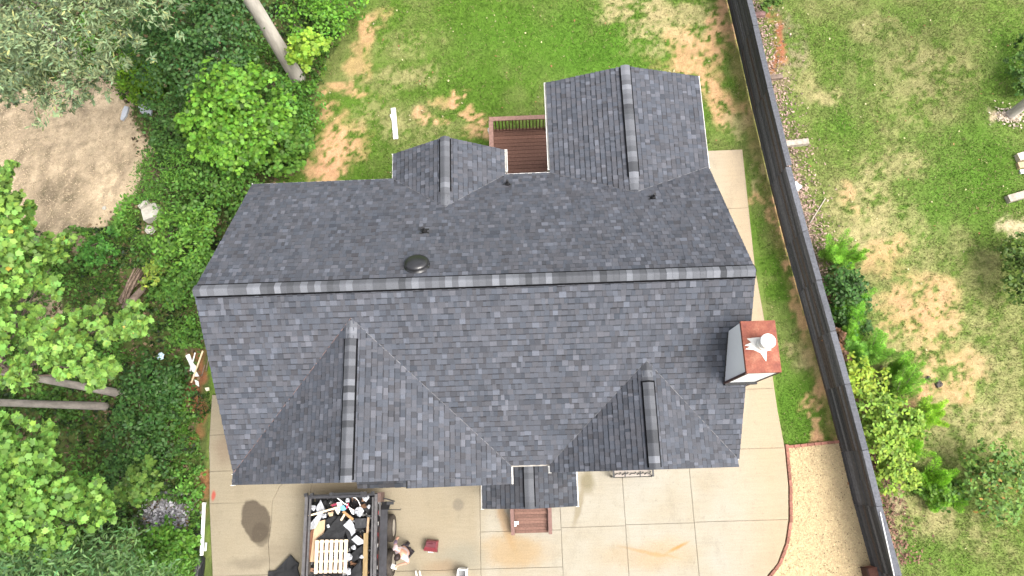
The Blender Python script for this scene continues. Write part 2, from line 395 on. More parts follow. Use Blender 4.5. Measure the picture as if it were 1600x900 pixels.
# ------------------------------------------------------------------ driveway of separate slabs
m, nt, b = mat_new('driveway_concrete', .9, .15)
geo = nt.nodes.new('ShaderNodeNewGeometry'); pos = geo.outputs['Position']
def world_noise(scale, detail=4, rough=.6, stretch=None):
    n = nt.nodes.new('ShaderNodeTexNoise'); n.inputs['Scale'].default_value = scale; n.inputs['Detail'].default_value = detail; n.inputs['Roughness'].default_value = rough
    if stretch:
        mp = nt.nodes.new('ShaderNodeMapping'); mp.inputs['Scale'].default_value = stretch; nt.links.new(pos, mp.inputs['Vector']); nt.links.new(mp.outputs['Vector'], n.inputs['Vector'])
    else: nt.links.new(pos, n.inputs['Vector'])
    return n
def stain(cx, cy, rx, ry, rot=0.0, warp=.5, edge=.25, wscale=1.6):
    """soft-edged stain of irregular outline at a fixed place on the slab: returns a 0..1 socket"""
    wn_ = world_noise(wscale, 4, .6)
    sub = nt.nodes.new('ShaderNodeVectorMath'); sub.operation = 'MULTIPLY_ADD'
    nt.links.new(wn_.outputs['Color'], sub.inputs[0]); sub.inputs[1].default_value = (warp, warp, 0)
    sub.inputs[2].default_value = (-cx - warp / 2, -cy - warp / 2, 0)
    add = nt.nodes.new('ShaderNodeVectorMath'); nt.links.new(pos, add.inputs[0]); nt.links.new(sub.outputs[0], add.inputs[1])
    mp = nt.nodes.new('ShaderNodeMapping'); mp.vector_type = 'POINT'
    mr = nt.nodes.new('ShaderNodeVectorRotate'); mr.rotation_type = 'Z_AXIS'; mr.inputs['Angle'].default_value = -rot
    nt.links.new(add.outputs[0], mr.inputs['Vector'])
    mp.inputs['Scale'].default_value = (1 / rx, 1 / ry, 0); nt.links.new(mr.outputs[0], mp.inputs['Vector'])
    ln = nt.nodes.new('ShaderNodeVectorMath'); ln.operation = 'LENGTH'; nt.links.new(mp.outputs[0], ln.inputs[0])
    mrng = nt.nodes.new('ShaderNodeMapRange'); mrng.interpolation_type = 'SMOOTHSTEP'
    mrng.inputs['From Min'].default_value = 1 - edge; mrng.inputs['From Max'].default_value = 1 + edge; mrng.inputs['To Min'].default_value = 1; mrng.inputs['To Max'].default_value = 0
    nt.links.new(ln.outputs['Value'], mrng.inputs['Value']); return mrng.outputs[0]
def fac(sock, k):
    mm = nt.nodes.new('ShaderNodeMath'); mm.operation = 'MULTIPLY'; nt.links.new(sock, mm.inputs[0]); mm.inputs[1].default_value = k; return mm.outputs[0]
nb = world_noise(.45, 5, .6); base = ramp(nt, nb.outputs['Fac'], [(.3, (.365, .315, .24)), (.5, (.395, .36, .30)), (.7, (.415, .39, .345))]).outputs['Color']
# left half is older and yellower, right half greyer: broad wash along x
sx_ = nt.nodes.new('ShaderNodeSeparateXYZ'); nt.links.new(pos, sx_.inputs[0])
mr_ = nt.nodes.new('ShaderNodeMapRange'); nt.links.new(sx_.outputs['X'], mr_.inputs['Value']); mr_.inputs['From Min'].default_value = -1.9; mr_.inputs['From Max'].default_value = -1.4; mr_.inputs['To Min'].default_value = 1; mr_.inputs['To Max'].default_value = 0
col = mix(nt, base, (.315, .265, .19), fac(mr_.outputs[0], .75))
mr2 = nt.nodes.new('ShaderNodeMapRange'); nt.links.new(sx_.outputs['X'], mr2.inputs['Value']); mr2.inputs['From Min'].default_value = 5.5; mr2.inputs['From Max'].default_value = 7.2
col = mix(nt, col, (.45, .35, .24), fac(mr2.outputs[0], .75))
dk = world_noise(1.3, 6, .72, (1.6, .8, 1)); dkr = ramp(nt, dk.outputs['Fac'], [(.52, (0, 0, 0)), (.75, (1, 1, 1))])
col = mix(nt, col, (.25, .215, .165), fac(dkr.outputs['Color'], .4))
for (px, py, rx, ry, rot, colr, k, warp, edge) in [
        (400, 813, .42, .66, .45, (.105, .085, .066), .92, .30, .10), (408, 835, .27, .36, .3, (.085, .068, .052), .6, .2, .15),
        (716, 788, .17, .17, 0, (.23, .20, .16), .85, .12, .25), (788, 815, .16, .75, .35, (.36, .22, .11), .6, .35, .5), (806, 860, .95, .42, 0, (.38, .25, .12), .6, .7, .5),
        (918, 752, .22, .32, 0, (.22, .19, .12), .8, .3, .5), (905, 790, .10, .62, -.3, (.26, .22, .15), .7, .25, .5), (720, 870, .7, .4, 0, (.26, .25, .21), .5, .5, .5),
        (1015, 862, .68, .045, -.22, (.40, .22, .07), .7, .28, .8), (1058, 855, .32, .04, .42, (.40, .20, .05), .9, .10, .8), (1040, 865, .8, .35, .1, (.42, .30, .16), .4, .6, .7),
        (985, 870, .9, .4, 0, (.39, .29, .18), .5, .7, .6), (350, 700, .3, .5, 0, (.24, .17, .13), .5, .5, .6), (333, 775, .06, .14, 0, (.48, .05, .04), .75, .1, .5), (440, 855, .6, .25, .2, (.24, .2, .15), .5, .7, .6),
        (390, 880, .7, .16, .1, (.2, .17, .13), .6, .6, .6), (690, 885, .5, .2, 0, (.30, .2, .12), .5, .4, .6), (530, 762, 1.2, .3, 0, (.21, .16, .11), .5, .4, .6)]:
    cx, cy = at(px, py, .1); col = mix(nt, col, colr, fac(stain(cx, cy, rx, ry, rot, warp, edge), k))
sp1 = world_noise(5.5, 5, .8, (1.3, .8, 1)); spr = ramp(nt, sp1.outputs['Fac'], [(.60, (0, 0, 0)), (.70, (1, 1, 1))]); col = mix(nt, col, (.20, .165, .12), fac(spr.outputs['Color'], .35))
sp2 = world_noise(14, 3, .6); spr2 = ramp(nt, sp2.outputs['Fac'], [(.71, (0, 0, 0)), (.75, (1, 1, 1))]); col = mix(nt, col, (.12, .10, .075), fac(spr2.outputs['Color'], .55))
fn = world_noise(28, 4, .7); fr = ramp(nt, fn.outputs['Fac'], [(.25, (.84,) * 3), (.75, (1.12,) * 3)])
col = mix(nt, col, fr.outputs['Color'], 1.0, 'MULTIPLY')
st_ = world_noise(2.2, 6, .75, (.6, 7, 1)); sr_ = ramp(nt, st_.outputs['Fac'], [(.3, (.93,) * 3), (.7, (1.06,) * 3)])
col = mix(nt, col, sr_.outputs['Color'], 1.0, 'MULTIPLY'); col = mix(nt, col, (.70, .70, .665), 1.0, 'MULTIPLY')
nt.links.new(col, b.inputs['Base Color']); bump(nt, b, fn.outputs['Fac'], .3, .006); MAT['drive'] = m

RIGHT = [(7.65, 10.58), (7.60, 7.8), (7.57, 6.25), (7.66, 4.51), (7.71, 1.63), (7.78, .47), (7.74, -.68), (7.62, -1.62), (7.42, -2.3), (7.12, -2.85), (6.72, -3.25), (6.15, -3.75), (5.3, -4.3)]
LEFTE = [(-10.29, 2.67), (-10.25, 1.0), (-10.16, .28), (-10.08, -.69), (-9.95, -1.7), (-9.8, -2.79), (-9.6, -4.2), (-9.5, -6.0)]
def rx_at(y): return float(np.interp(y, [p[1] for p in RIGHT][::-1], [p[0] for p in RIGHT][::-1]))
def lx_at(y): return float(np.interp(y, [p[1] for p in LEFTE][::-1], [p[0] for p in LEFTE][::-1]))
drive_bed = MB()
drive_bed.prism(RIGHT + [(3.8, -5.3), (2.0, -6.0)] + LEFTE[::-1] + [(-7.3, 2.67), (-7.3, .5), (4.7, .5), (4.7, 10.5)], -.08, .078)
drive = drive_bed.build('driveway', plain('joint_grit', (.24, .205, .16), .4, 20, .95)); drive['kind'] = 'structure'
def slab(poly):
    g = .0045
    c = np.mean(poly, 0); out = []
    for (x, y) in poly:
        d = np.array((x, y)) - c; L = np.abs(d); out.append((x - math.copysign(min(g, L[0]), d[0]), y - math.copysign(min(g, L[1]), d[1])))
    mb = MB(); bev = .012
    a_ = sum(out[i][0] * out[(i + 1) % len(out)][1] - out[(i + 1) % len(out)][0] * out[i][1] for i in range(len(out)))
    if a_ < 0: out = out[::-1]
    n = len(out); inn = [(x - math.copysign(bev, x - c[0]), y - math.copysign(bev, y - c[1])) for x, y in out]
    vs = [(x, y, .06) for x, y in out] + [(x, y, .104) for x, y in out] + [(x, y, .112) for x, y in inn]
    fs = [tuple(range(2 * n, 3 * n))] + [(i, (i + 1) % n, n + (i + 1) % n, n + i) for i in range(n)] + [(n + i, n + (i + 1) % n, 2 * n + (i + 1) % n, 2 * n + i) for i in range(n)]
    mb.add(vs, fs); return mb.build('concrete_slab', MAT['drive'], drive)
# right-hand path beside the house, then the forecourt
ysR = [10.57, 8.4, 6.3, 4.3, 2.3, .47]
for y1, y0 in zip(ysR[:-1], ysR[1:]):
    slab([(4.8, y0), (rx_at(y0), y0)] + [p for p in RIGHT[::-1] if y0 < p[1] < y1] + [(rx_at(y1), y1), (4.8, y1)])
slab([(4.79, -1.63)] + [(rx_at(-1.63), -1.63)] + [p for p in RIGHT[::-1] if -1.6 < p[1] < .46] + [(rx_at(.47), .47), (4.79, .47)])
slab([(4.79, -4.5), (5.2, -4.35)] + [p for p in RIGHT[::-1] if -4.2 < p[1] < -1.63] + [(rx_at(-1.63), -1.63), (4.79, -1.63)])
for (x0, x1, y0, y1) in [(2.72, 4.79, -1.65, .5), (2.72, 4.79, -4.6, -1.65), (.77, 2.72, -1.68, .5), (.77, 2.72, -4.6, -1.68),
                         (-1.68, .77, -1.74, .5), (-1.68, .77, -2.79, -1.74), (-1.68, .77, -5.0, -2.79),
                         (-6.92, -1.68, -2.79, .5), (-6.92, -1.68, -5.5, -2.79)]:
    slab([(x0, y0), (x1, y0), (x1, y1), (x0, y1)])
CR = [(-7.45, .28), (-7.75, -.1), (-7.91, -.24), (-8.12, -.67), (-8.10, -1.2), (-8.16, -1.92), (-8.09, -2.4), (-8.05, -2.79)]
slab([(-6.92, .5), (-7.45, .5)] + CR + [(-6.92, -2.79)])
slab([(-8.12, -.69), (lx_at(-.69), -.69), (lx_at(.28), .28), (-7.45, .28)] + CR[1:3])
slab(CR[3:][::-1] + [(lx_at(-.69), -.69), (lx_at(-1.7), -1.7), (lx_at(-2.79), -2.79)])
slab([(-6.92, -2.79), (-6.92, -5.5), (lx_at(-5.5), -5.5), (lx_at(-2.79), -2.79)])
slab([(-7.3, .28), (lx_at(.28), .28), (lx_at(1.4), 1.4), (-7.3, 1.4)]); slab([(-7.3, 1.4), (lx_at(1.4), 1.4), (lx_at(2.67), 2.67), (-7.3, 2.67)])

# ------------------------------------------------------------------ house: walls, roofs and individually laid shingles
XL, XR, YR, ZR, SL = -7.527, 5.088, 4.1524, 7.3, .7109
YF, ZF = .157, 4.4594
YB, ZB = 7.90, 4.6343
house = thing('house', 'white house under a new dark grey shingle roof with four cross gables', 'house', (-1.2, 4, 0))
G_FL = dict(l=-7.526, r=-.566, y=-.125, m=.6824, ze=ZF, s=-1)
G_FR = dict(l=.4228, r=5.0391, y=-.051, m=.6954, ze=ZF, s=-1)
G_RL = dict(l=-3.5862, r=-.4936, y=8.6618, m=.5742, ze=ZB, s=1)
G_RR = dict(l=.7605, r=5.0773, y=10.7014, m=.3141, ze=ZB, s=1)
for g in (G_FL, G_FR, G_RL, G_RR):
    g['xm'] = (g['l'] + g['r']) / 2; g['zr'] = g['ze'] + g['m'] * (g['r'] - g['l']) / 2
    g['yv'] = YR + g['s'] * (ZR - g['zr']) / SL; g['ye'] = YF if g['s'] < 0 else YB
walls = MB()
def wall_block(x0, x1, y0, y1, zr_, axis):
    """walls up to just under the roof with gable triangles; axis = ridge direction"""
    e = .12
    if axis == 'x':
        ym = (y0 + y1) / 2
    return
def gable_prism(mb, x0, x1, y0, y1, ze, xm, zr):
    vs = []
    for y in (y0, y1): vs += [(x0, y, 0), (x1, y, 0), (x1, y, ze), (xm, y, zr), (x0, y, ze)]
    mb.add(vs, [(0, 1, 2, 3, 4), (9, 8, 7, 6, 5), (1, 6, 7, 2), (0, 4, 9, 5), (2, 7, 8, 3), (3, 8, 9, 4)])
vs = []
wz = lambda y: ZR - SL * abs(y - YR) - .16
for x in (XL + .35, XR - .35): vs += [(x, YF + .4, 0), (x, YB - .4, 0), (x, YB - .4, wz(YB - .4)), (x, YR, ZR - .16), (x, YF + .4, wz(YF + .4))]
walls.add(vs, [(0, 4, 3, 2, 1), (5, 6, 7, 8, 9), (0, 5, 9, 4), (1, 2, 7, 6)])
for g in (G_FL, G_FR, G_RL, G_RR):
    d = .32; y0 = g['y'] + (.3 if g['s'] < 0 else -.3); y1 = YR + g['s'] * 1.5
    if g['s'] > 0: y0, y1 = y1, y0
    gable_prism(walls, g['l'] + d, g['r'] - d, y0, y1, g['ze'] + g['m'] * d - .16, g['xm'], g['zr'] - .16)
house_wall = walls.build('wall', MAT['siding'], house)
# garage door, entrance door and windows on the street side (under the eaves)
def window(x, z, w, h, y, sgn):
    f = MB()
    for dx in (-w / 2, w / 2): f.box((x + dx, y, z), (.08, .06, h + .16))
    for dz in (-h / 2, h / 2): f.box((x, y, z + dz), (w + .08, .064, .08))
    f.box((x, y, z), (w, .03, .05))
    o = f.build('window', MAT['white'], house)
    g_ = MB(); g_.box((x, y + sgn * -.012, z), (w - .02, .012, h - .02)); g_.build('pane', MAT['glass'], o)
for x in (1.9, 3.5): window(x, 1.7, .9, 1.4, G_FR['y'] + .28, -1)
window(3.0, 1.8, 1.2, 1.3, G_RR['y'] - .28, 1); window(-2.0, 1.8, 1.0, 1.2, G_RL['y'] - .28, 1); window(-5.6, 1.8, 1.0, 1.2, YB - .38, 1)
window(-4.0, 4.6, .9, 1.0, G_FL['y'] + .28, -1)
gd = MB(); gd.box((-4.05, G_FL['y'] + .29, 1.1), (4.9, .05, 2.2)); gdo = gd.build('garage_door', MAT['white'], house)
for r in range(4):
    for c_ in range(6):
        pb = MB(); pb.box((-4.05 - 2.04 + c_ * .815, G_FL['y'] + .26, .28 + r * .54), (.66, .02, .40), bev=.0); pb.build('panel', MAT['white'], gdo)
ed = MB(); ed.box((-.12, YF + .37, 1.62), (1.0, .06, 2.05)); edo = ed.build('front_door', plain('dark_door', (.08, .03, .025), .2), house)
kn = MB(); kn.lathe((.28, YF + .30, 1.6), [(.01, -.03), (.03, 0), (.01, .03)], 10); kn.build('handle', MAT['rim'], edo)

camp = Vector((0, 0, CAM_H))
def clip(poly, clipper):
    out = poly
    n = len(clipper)
    for i in range(n):
        a_, b_ = clipper[i], clipper[(i + 1) % n]; inp = out; out = []
        if not inp: break
        def side(p): return (b_[0] - a_[0]) * (p[1] - a_[1]) - (b_[1] - a_[1]) * (p[0] - a_[0])
        for j in range(len(inp)):
            p, q_ = inp[j], inp[(j + 1) % len(inp)]; sp, sq = side(p), side(q_)
            if sp >= 0: out.append(p)
            if (sp > 0) != (sq > 0) and abs(sp - sq) > 1e-12:
                t = sp / (sp - sq); out.append((p[0] + (q_[0] - p[0]) * t, p[1] + (q_[1] - p[1]) * t))
    return out
def area2(p): return abs(sum(p[i][0] * p[(i + 1) % len(p)][1] - p[(i + 1) % len(p)][0] * p[i][1] for i in range(len(p)))) / 2
SHINGLES = []
SHINGLE_TONE = [1.0]      # shingle tone factor, darker on the two small lower roofs
def tone():
    t = random.random()
    k = random.gauss(.076, .007)
    if t > .935: k = random.uniform(.102, .128)
    elif t > .84: k = random.uniform(.084, .10)
    elif t < .12: k = random.uniform(.052, .062)
    w = random.uniform(-.003, .003); k *= SHINGLE_TONE[0] * .87
    return (k * .925 + w, k * .99, k * 1.18 - w)
def facet(poly3, deck, hidden=None):
    """poly3: facet corners, first edge = the eave, counter-clockwise seen from above"""
    p = [Vector(q_) for q_ in poly3]
    u = (p[1] - p[0]).normalized(); n = (p[1] - p[0]).cross(p[-1] - p[0]).normalized(); v = n.cross(u)
    L = [((q_ - p[0]).dot(u), (q_ - p[0]).dot(v)) for q_ in p]
    umax = max(a_ for a_, _ in L); umin = min(a_ for a_, _ in L); vmax = max(b_ for _, b_ in L)
    # roof deck slab below the shingles
    k = len(p); deck.add([q_ for q_ in p] + [q_ - n * .06 for q_ in p], [tuple(range(k)), tuple(range(2 * k - 1, k - 1, -1))] + [(i, k + i, k + (i + 1) % k, (i + 1) % k) for i in range(k)])
    E_ = .143; v0 = 0.0
    while v0 < vmax:
        uu = umin - random.uniform(0, .25); up = random.random() < .5
        while uu < umax:
            w = random.choice((.07, .085, .10, .12, .14, .165))
            q_ = clip([(uu, v0), (uu + w - .002, v0), (uu + w - .002, v0 + E_ + .012), (uu, v0 + E_ + .012)], L)
            u0 = uu; uu += w; up = not up
            if len(q_) < 3 or area2(q_) < .0012: continue
            c3 = p[0] + u * (sum(a_ for a_, _ in q_) / len(q_)) + v * (sum(b_ for _, b_ in q_) / len(q_))
            if hidden and hidden(c3): continue
            h = (.026 if up else .017) + random.uniform(-.001, .002)
            tc = tone(); vs_ = []; fs_ = []; cs_ = []
            # granule colour on the exposed tab, the dark shadow band of granules just below the next course
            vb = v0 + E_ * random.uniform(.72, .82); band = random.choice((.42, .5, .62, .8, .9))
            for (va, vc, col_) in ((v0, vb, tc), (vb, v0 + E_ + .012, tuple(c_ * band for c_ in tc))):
                qq = clip([(u0, va), (u0 + w - .002, va), (u0 + w - .002, vc), (u0, vc)], L)
                if len(qq) < 3 or area2(qq) < .00003: continue
                m_ = len(qq); k0 = len(vs_)
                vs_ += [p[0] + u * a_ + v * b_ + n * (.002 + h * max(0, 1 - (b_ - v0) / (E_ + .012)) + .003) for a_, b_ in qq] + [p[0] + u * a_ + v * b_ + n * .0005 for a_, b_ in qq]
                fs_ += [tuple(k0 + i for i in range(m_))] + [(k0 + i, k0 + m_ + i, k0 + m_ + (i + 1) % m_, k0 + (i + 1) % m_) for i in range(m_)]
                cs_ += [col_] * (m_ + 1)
            dv = camp - c3
            SHINGLES.append((area2(q_) * n.dot(dv.normalized()) / dv.length_squared, vs_, fs_, cs_))
        v0 += E_
ov = .0
decks = MB()
def gz(g, x): return g['zr'] - g['m'] * abs(x - g['xm'])
def hid(*gs):
    def f(c):
        for g in gs:
            if g['l'] < c.x < g['r'] and gz(g, c.x) > c.z + .03: return True
        return False
    return f
facet([(XL, YF, ZF), (XR, YF, ZF), (XR, YR, ZR), (XL, YR, ZR)], decks, hid(G_FL, G_FR))
facet([(XR, YB, ZB), (XL, YB, ZB), (XL, YR, ZR), (XR, YR, ZR)], decks, hid(G_RL, G_RR))
for g in (G_FL, G_FR, G_RL, G_RR):
    l, r, y, ye, yv, xm, ze, zr = (g[k] for k in ('l', 'r', 'y', 'ye', 'yv', 'xm', 'ze', 'zr'))
    if g['s'] < 0:
        facet([(l, ye, ze), (l, y, ze), (xm, y, zr), (xm, yv, zr)], decks)
        facet([(r, y, ze), (r, ye, ze), (xm, yv, zr), (xm, y, zr)], decks)
    else:
        facet([(l, y, ze), (l, ye, ze), (xm, yv, zr), (xm, y, zr)], decks)
        facet([(r, ye, ze), (r, y, ze), (xm, y, zr), (xm, yv, zr)], decks)
gx, gy = -2.86, G_FL['y']      # the lower right part of the front gable projects a little further
facet([(G_FL['r'], gy - .175, ZF), (G_FL['r'], gy - .001, ZF), (gx, gy - .001, gz(G_FL, gx)), (gx, gy - .175, gz(G_FL, gx))], decks)
# entrance porch roof and the small roof over the garage door
SHINGLE_TONE[0] = .8
PG = dict(l=-1.38, r=1.13, y=-.94, ze=2.92, zr=3.55, yb=.52); PG['xm'] = -.125
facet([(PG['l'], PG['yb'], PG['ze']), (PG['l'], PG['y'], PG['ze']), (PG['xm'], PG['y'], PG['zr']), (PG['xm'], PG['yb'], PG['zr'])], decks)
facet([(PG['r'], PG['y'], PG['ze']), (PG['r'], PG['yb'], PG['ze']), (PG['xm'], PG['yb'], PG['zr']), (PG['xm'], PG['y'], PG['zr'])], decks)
SHINGLE_TONE[0] = .5
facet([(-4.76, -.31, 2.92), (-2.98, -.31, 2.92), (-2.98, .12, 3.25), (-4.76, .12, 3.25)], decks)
roof = decks.build('roof', MAT['roofdeck'], house)
SHINGLES.sort(key=lambda s: -s[0])
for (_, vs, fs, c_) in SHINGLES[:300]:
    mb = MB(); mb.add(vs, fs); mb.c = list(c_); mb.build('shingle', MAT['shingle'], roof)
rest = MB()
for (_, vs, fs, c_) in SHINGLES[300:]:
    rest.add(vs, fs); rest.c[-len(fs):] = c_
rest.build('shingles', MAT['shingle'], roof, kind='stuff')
# ridge vents with cap shingles
def ridge(p, q_, sl, plain_end=0.0, w=.127):
    """p -> q_ along a level ridge; the last plain_end metres (at q_) lie flat without the raised vent"""
    p, q_ = Vector(p), Vector(q_); L = (q_ - p).length; d = (q_ - p) / L; s = d.cross(Vector((0, 0, 1)))
    Lv = L - plain_end; rise = .058
    mb = MB(); e_ = .030; sec = [(-w - e_, -(w + e_) * sl + .012), (-w - e_, -(w + e_) * sl + rise), (0, rise), (w + e_, -(w + e_) * sl + rise), (w + e_, -(w + e_) * sl + .012), (0, .01)]
    vs = [p + d * .05 + s * a_ + Vector((0, 0, b_)) for a_, b_ in sec] + [p + d * Lv + s * a_ + Vector((0, 0, b_)) for a_, b_ in sec]
    mb.add(vs, [(0, 1, 2, 3, 4, 5), (11, 10, 9, 8, 7, 6)] + [(i, 6 + i, 6 + (i + 1) % 6, (i + 1) % 6) for i in range(6)])
    mb.build('ridge_vent', MAT['ventblack'], roof)
    t = 0.0
    while t < L - .05:
        e = min(random.uniform(.135, .165), L - t); z0 = (rise if t + e / 2 < Lv else .018)
        mb = MB(); vs = []
        for tt, lift in ((t - .0, .012), (t + e + .02, .003)):
            for a_, b_ in ((-w, -w * sl), (-.03, -.026 * sl), (0, -.006), (.03, -.026 * sl), (w, -w * sl)):
                vs.append(p + d * min(tt, L) + s * a_ + Vector((0, 0, z0 + b_ + lift + .006)))
        for k in range(10): vs.append(vs[k] - Vector((0, 0, .011)))
        fs = [(i, i + 1, i + 6, i + 5) for i in range(4)] + [(0, 10, 11, 1), (1, 11, 12, 2), (2, 12, 13, 3), (3, 13, 14, 4), (0, 5, 15, 10), (4, 14, 19, 9)]
        r_ = random.random(); k = random.uniform(.068, .11) if r_ < .60 else (random.uniform(.122, .16) if r_ < .86 else random.uniform(.046, .06))
        mb.add(vs, fs, (k * .95, k, k * 1.12)); mb.build('ridge_cap', MAT['shingle'], roof); t += e
ridge((XL, YR, ZR), (XR, YR, ZR), SL, 0.0)
for g in (G_FL, G_FR, G_RL, G_RR): ridge((g['xm'], g['y'], g['zr']), (g['xm'], g['yv'] + .05 * g['s'], g['zr']), g['m'], .42)
ridge((PG['xm'], PG['y'], PG['zr']), (PG['xm'], YF + .35, PG['zr']), .5, 0, .125)
# valleys: cut shingle edge with a little lighter sealant, the left one stained by rust
def valley(a_, b_, col, name='valley'):
    a_, b_ = Vector(a_), Vector(b_); d = (b_ - a_).normalized(); s = d.cross(Vector((0, 0, 1))).normalized(); mb = MB(); N = 26
    for i in range(N):
        t0, t1 = i / N, (i + 1) / N; w0 = random.uniform(.009, .018); k = random.uniform(.8, 1.2)
        mb.box(a_ + (b_ - a_) * ((t0 + t1) / 2) + Vector((0, 0, .022)), ((b_ - a_).length / N, w0, .012), math.atan2(d.y, d.x), 0, -math.asin(d.z), col=tuple(c_ * k for c_ in col))
    mb.build(name, MAT['pieces'], roof)
for g, colL in ((G_FL, (.15, .098, .09)), (G_FR, (.10, .103, .11)), (G_RL, (.10, .103, .11)), (G_RR, (.08, .082, .088))):
    valley((g['l'], g['ye'], g['ze']), (g['xm'], g['yv'], g['zr']), colL)
    valley((g['r'], g['ye'], g['ze']), (g['xm'], g['yv'], g['zr']), (.115, .118, .126))
# fascia boards and gutters
def bar(mb, a_, b_, w, h, drop=0.0):
    a_, b_ = Vector(a_), Vector(b_); d = b_ - a_
    mb.box((a_ + b_) / 2 - Vector((0, 0, drop)), (d.length, w, h), math.atan2(d.y, d.x), 0, -math.atan2(d.z, math.hypot(d.x, d.y)))
def fascia(*args):
    mb = MB(); bar(mb, *args); mb.build('fascia', MAT['white'], house)
for x, s in ((XL, 1), (XR, -1)):
    for ye, ze in ((YF, ZF), (YB, ZB)): fascia((x + s * .014, ye, ze), (x + s * .014, YR, ZR), .024, .16, .145)
for g in (G_FL, G_FR, G_RL, G_RR):
    yy = g['y'] - g['s'] * .014
    for x in (g['l'], g['r']): fascia((x, yy, g['ze']), (g['xm'], yy, g['zr']), .024, .15, .14)
for x in (PG['l'], PG['r']): fascia((x, PG['y'] + .014, PG['ze']), (PG['xm'], PG['y'] + .014, PG['zr']), .024, .12, .12)
def gutter(a_, b_, out, mat=None):
    a_, b_ = Vector(a_), Vector(b_); d = (b_ - a_); o = Vector((out[0], out[1], 0)); mb = MB()
    rz = math.atan2(d.y, d.x); L = d.length; c_ = (a_ + b_) / 2
    mb.box(c_ + o * .075 + Vector((0, 0, -.06)), (L, .014, .10), rz); mb.box(c_ + o * .038 + Vector((0, 0, -.112)), (L, .08, .012), rz); mb.box(c_ + o * .004 + Vector((0, 0, -.07)), (L, .012, .10), rz)
    for e in (a_, b_): mb.box(e + o * .038 + Vector((0, 0, -.06)) + d.normalized() * (.007 if e is b_ else -.007), (.014, .085, .105), rz)
    mb.build('gutter', mat or MAT['gutter'], house)
gutter((G_FL['r'] - .02, YF, ZF), (G_FR['l'] + .02, YF, ZF - .01), (0, -.16), plain('stained_gutter', (.30, .28, .25), .3, 9))
gutter((G_FL['r'], G_FL['y'] - .16, ZF), (G_FL['r'], YF - .06, ZF), (.4, 0)); gutter((G_FR['l'], G_FR['y'], ZF), (G_FR['l'], YF - .06, ZF), (-.4, 0))
gutter((G_FL['l'], G_FL['y'], ZF), (G_FL['l'], YF - .03, ZF), (-.25, 0)); gutter((G_RL['r'], YB + .13, ZB), (G_RL['r'], G_RL['y'], ZB), (1, 0)); gutter((G_RL['l'], YB, ZB), (G_RL['l'], G_RL['y'], ZB), (-.4, 0))
gutter((G_RR['l'], YB + .13, ZB), (G_RR['l'], G_RR['y'], ZB), (-.75, 0)); gutter((G_RR['r'], YB, ZB), (G_RR['r'], G_RR['y'], ZB), (.5, 0))
gutter((G_RL['r'] + .02, YB, ZB), (G_RR['l'] - .02, YB, ZB), (0, .45)); gutter((XL, YB, ZB), (G_RL['l'], YB, ZB), (0, .3))
gutter((PG['l'], PG['y'], PG['ze']), (PG['l'], .4, PG['ze']), (-.4, 0)); gutter((PG['r'], PG['y'], PG['ze']), (PG['r'], .4, PG['ze']), (.35, 0))
# porch posts
for x in (PG['l'] + .2, PG['r'] - .2):
    mb = MB(); mb.box((x, PG['y'] + .2, 1.45), (.12, .12, 2.9)); mb.build('porch_post', MAT['white'], house)
# plumbing vents and the round attic vent
def on_roof(px, py):
    for z in np.arange(4.5, 7.4, .01):
        x, y = at(px, py, z)
        if abs(ZR - SL * abs(y - YR) - z) < .012: return x, y, float(z)
for (px, py) in ((663, 362), (793, 289), (1020, 310)):
    x, y, z = on_roof(px, py); tl = math.atan(SL)
    b_ = MB(); b_.box((x, y, z + .02), (.24, .26, .012), 0, -tl if y > YR else tl); b_.lathe((x, y, z), [(.085, .0), (.07, .06), (.048, .12), (.045, .13)], 14)
    o = b_.build('vent_boot', MAT['black'], house)
    t_ = MB(); t_.tube([(x, y, z), (x, y, z + .30)], .034, 10); t_.build('vent_pipe', MAT['black'], o)
x, y, z = on_roof(652, 416); tl = -math.atan(SL)
Rv = Matrix.Rotation(tl, 3, 'X')
av = MB(); av.lathe((0, 0, 0), [(.30, .012), (.30, .022), (.19, .03), (.185, .085), (.275, .085), (.28, .11), (.265, .14), (.21, .178), (.12, .198), (.02, .205)], 28)
av.v = [tuple(Vector((x, y, z + .01)) + Rv @ Vector(q_)) for q_ in av.v]
avo = av.build('attic_vent', MAT['vent'], house, smooth=True)
rm = MB(); rm.lathe((0, 0, 0), [(.282, .085), (.29, .085), (.29, .112), (.282, .112)], 28); rm.v = [tuple(Vector((x, y, z + .01)) + Rv @ Vector(q_)) for q_ in rm.v]
rm.build('rim', MAT['blackmetal'], avo)
# chimney chase with rusted cap
cx0, cx1, cy0, cy1, cz = 4.585, 5.29, 1.875, 2.965, 7.45
ch = MB(); ch.span((cx0, cy0, 0), (cx1, cy1, cz)); chim = ch.build('chimney', MAT['siding'], house)
tr = MB()
tr.box((cx0 - .003, cy0 - .003, cz / 2 - .01), (.05, .05, cz - .03)); tr.box((cx1 + .003, cy0 - .003, cz / 2 - .01), (.03, .03, cz - .03))
tr.build('corner_trim', MAT['trimbrown'], chim)
fl = MB(); fl.box((cx0 + .36, cy0 - .02, ZR - SL * (YR - cy0) + .05), (.75, .08, .1)); fl.box((cx0 - .02, (cy0 + cy1) / 2, ZR - SL * (YR - 2.42) + .02), (.03, 1.3, .03), 0, math.atan(SL)); fl.build('flashing', MAT['roofdeck'], chim)
cp = MB(); o_ = .015; zc = cz; ax_, ay_ = 4.94, 2.44
cor = [(cx0 - o_, cy0 - o_), (cx1 + o_, cy0 - o_), (cx1 + o_, cy1 + o_), (cx0 - o_, cy1 + o_)]
vs = [(x, y, zc - .07) for x, y in cor] + [(x, y, zc + .02) for x, y in cor] + [(ax_, ay_, zc + .085)]
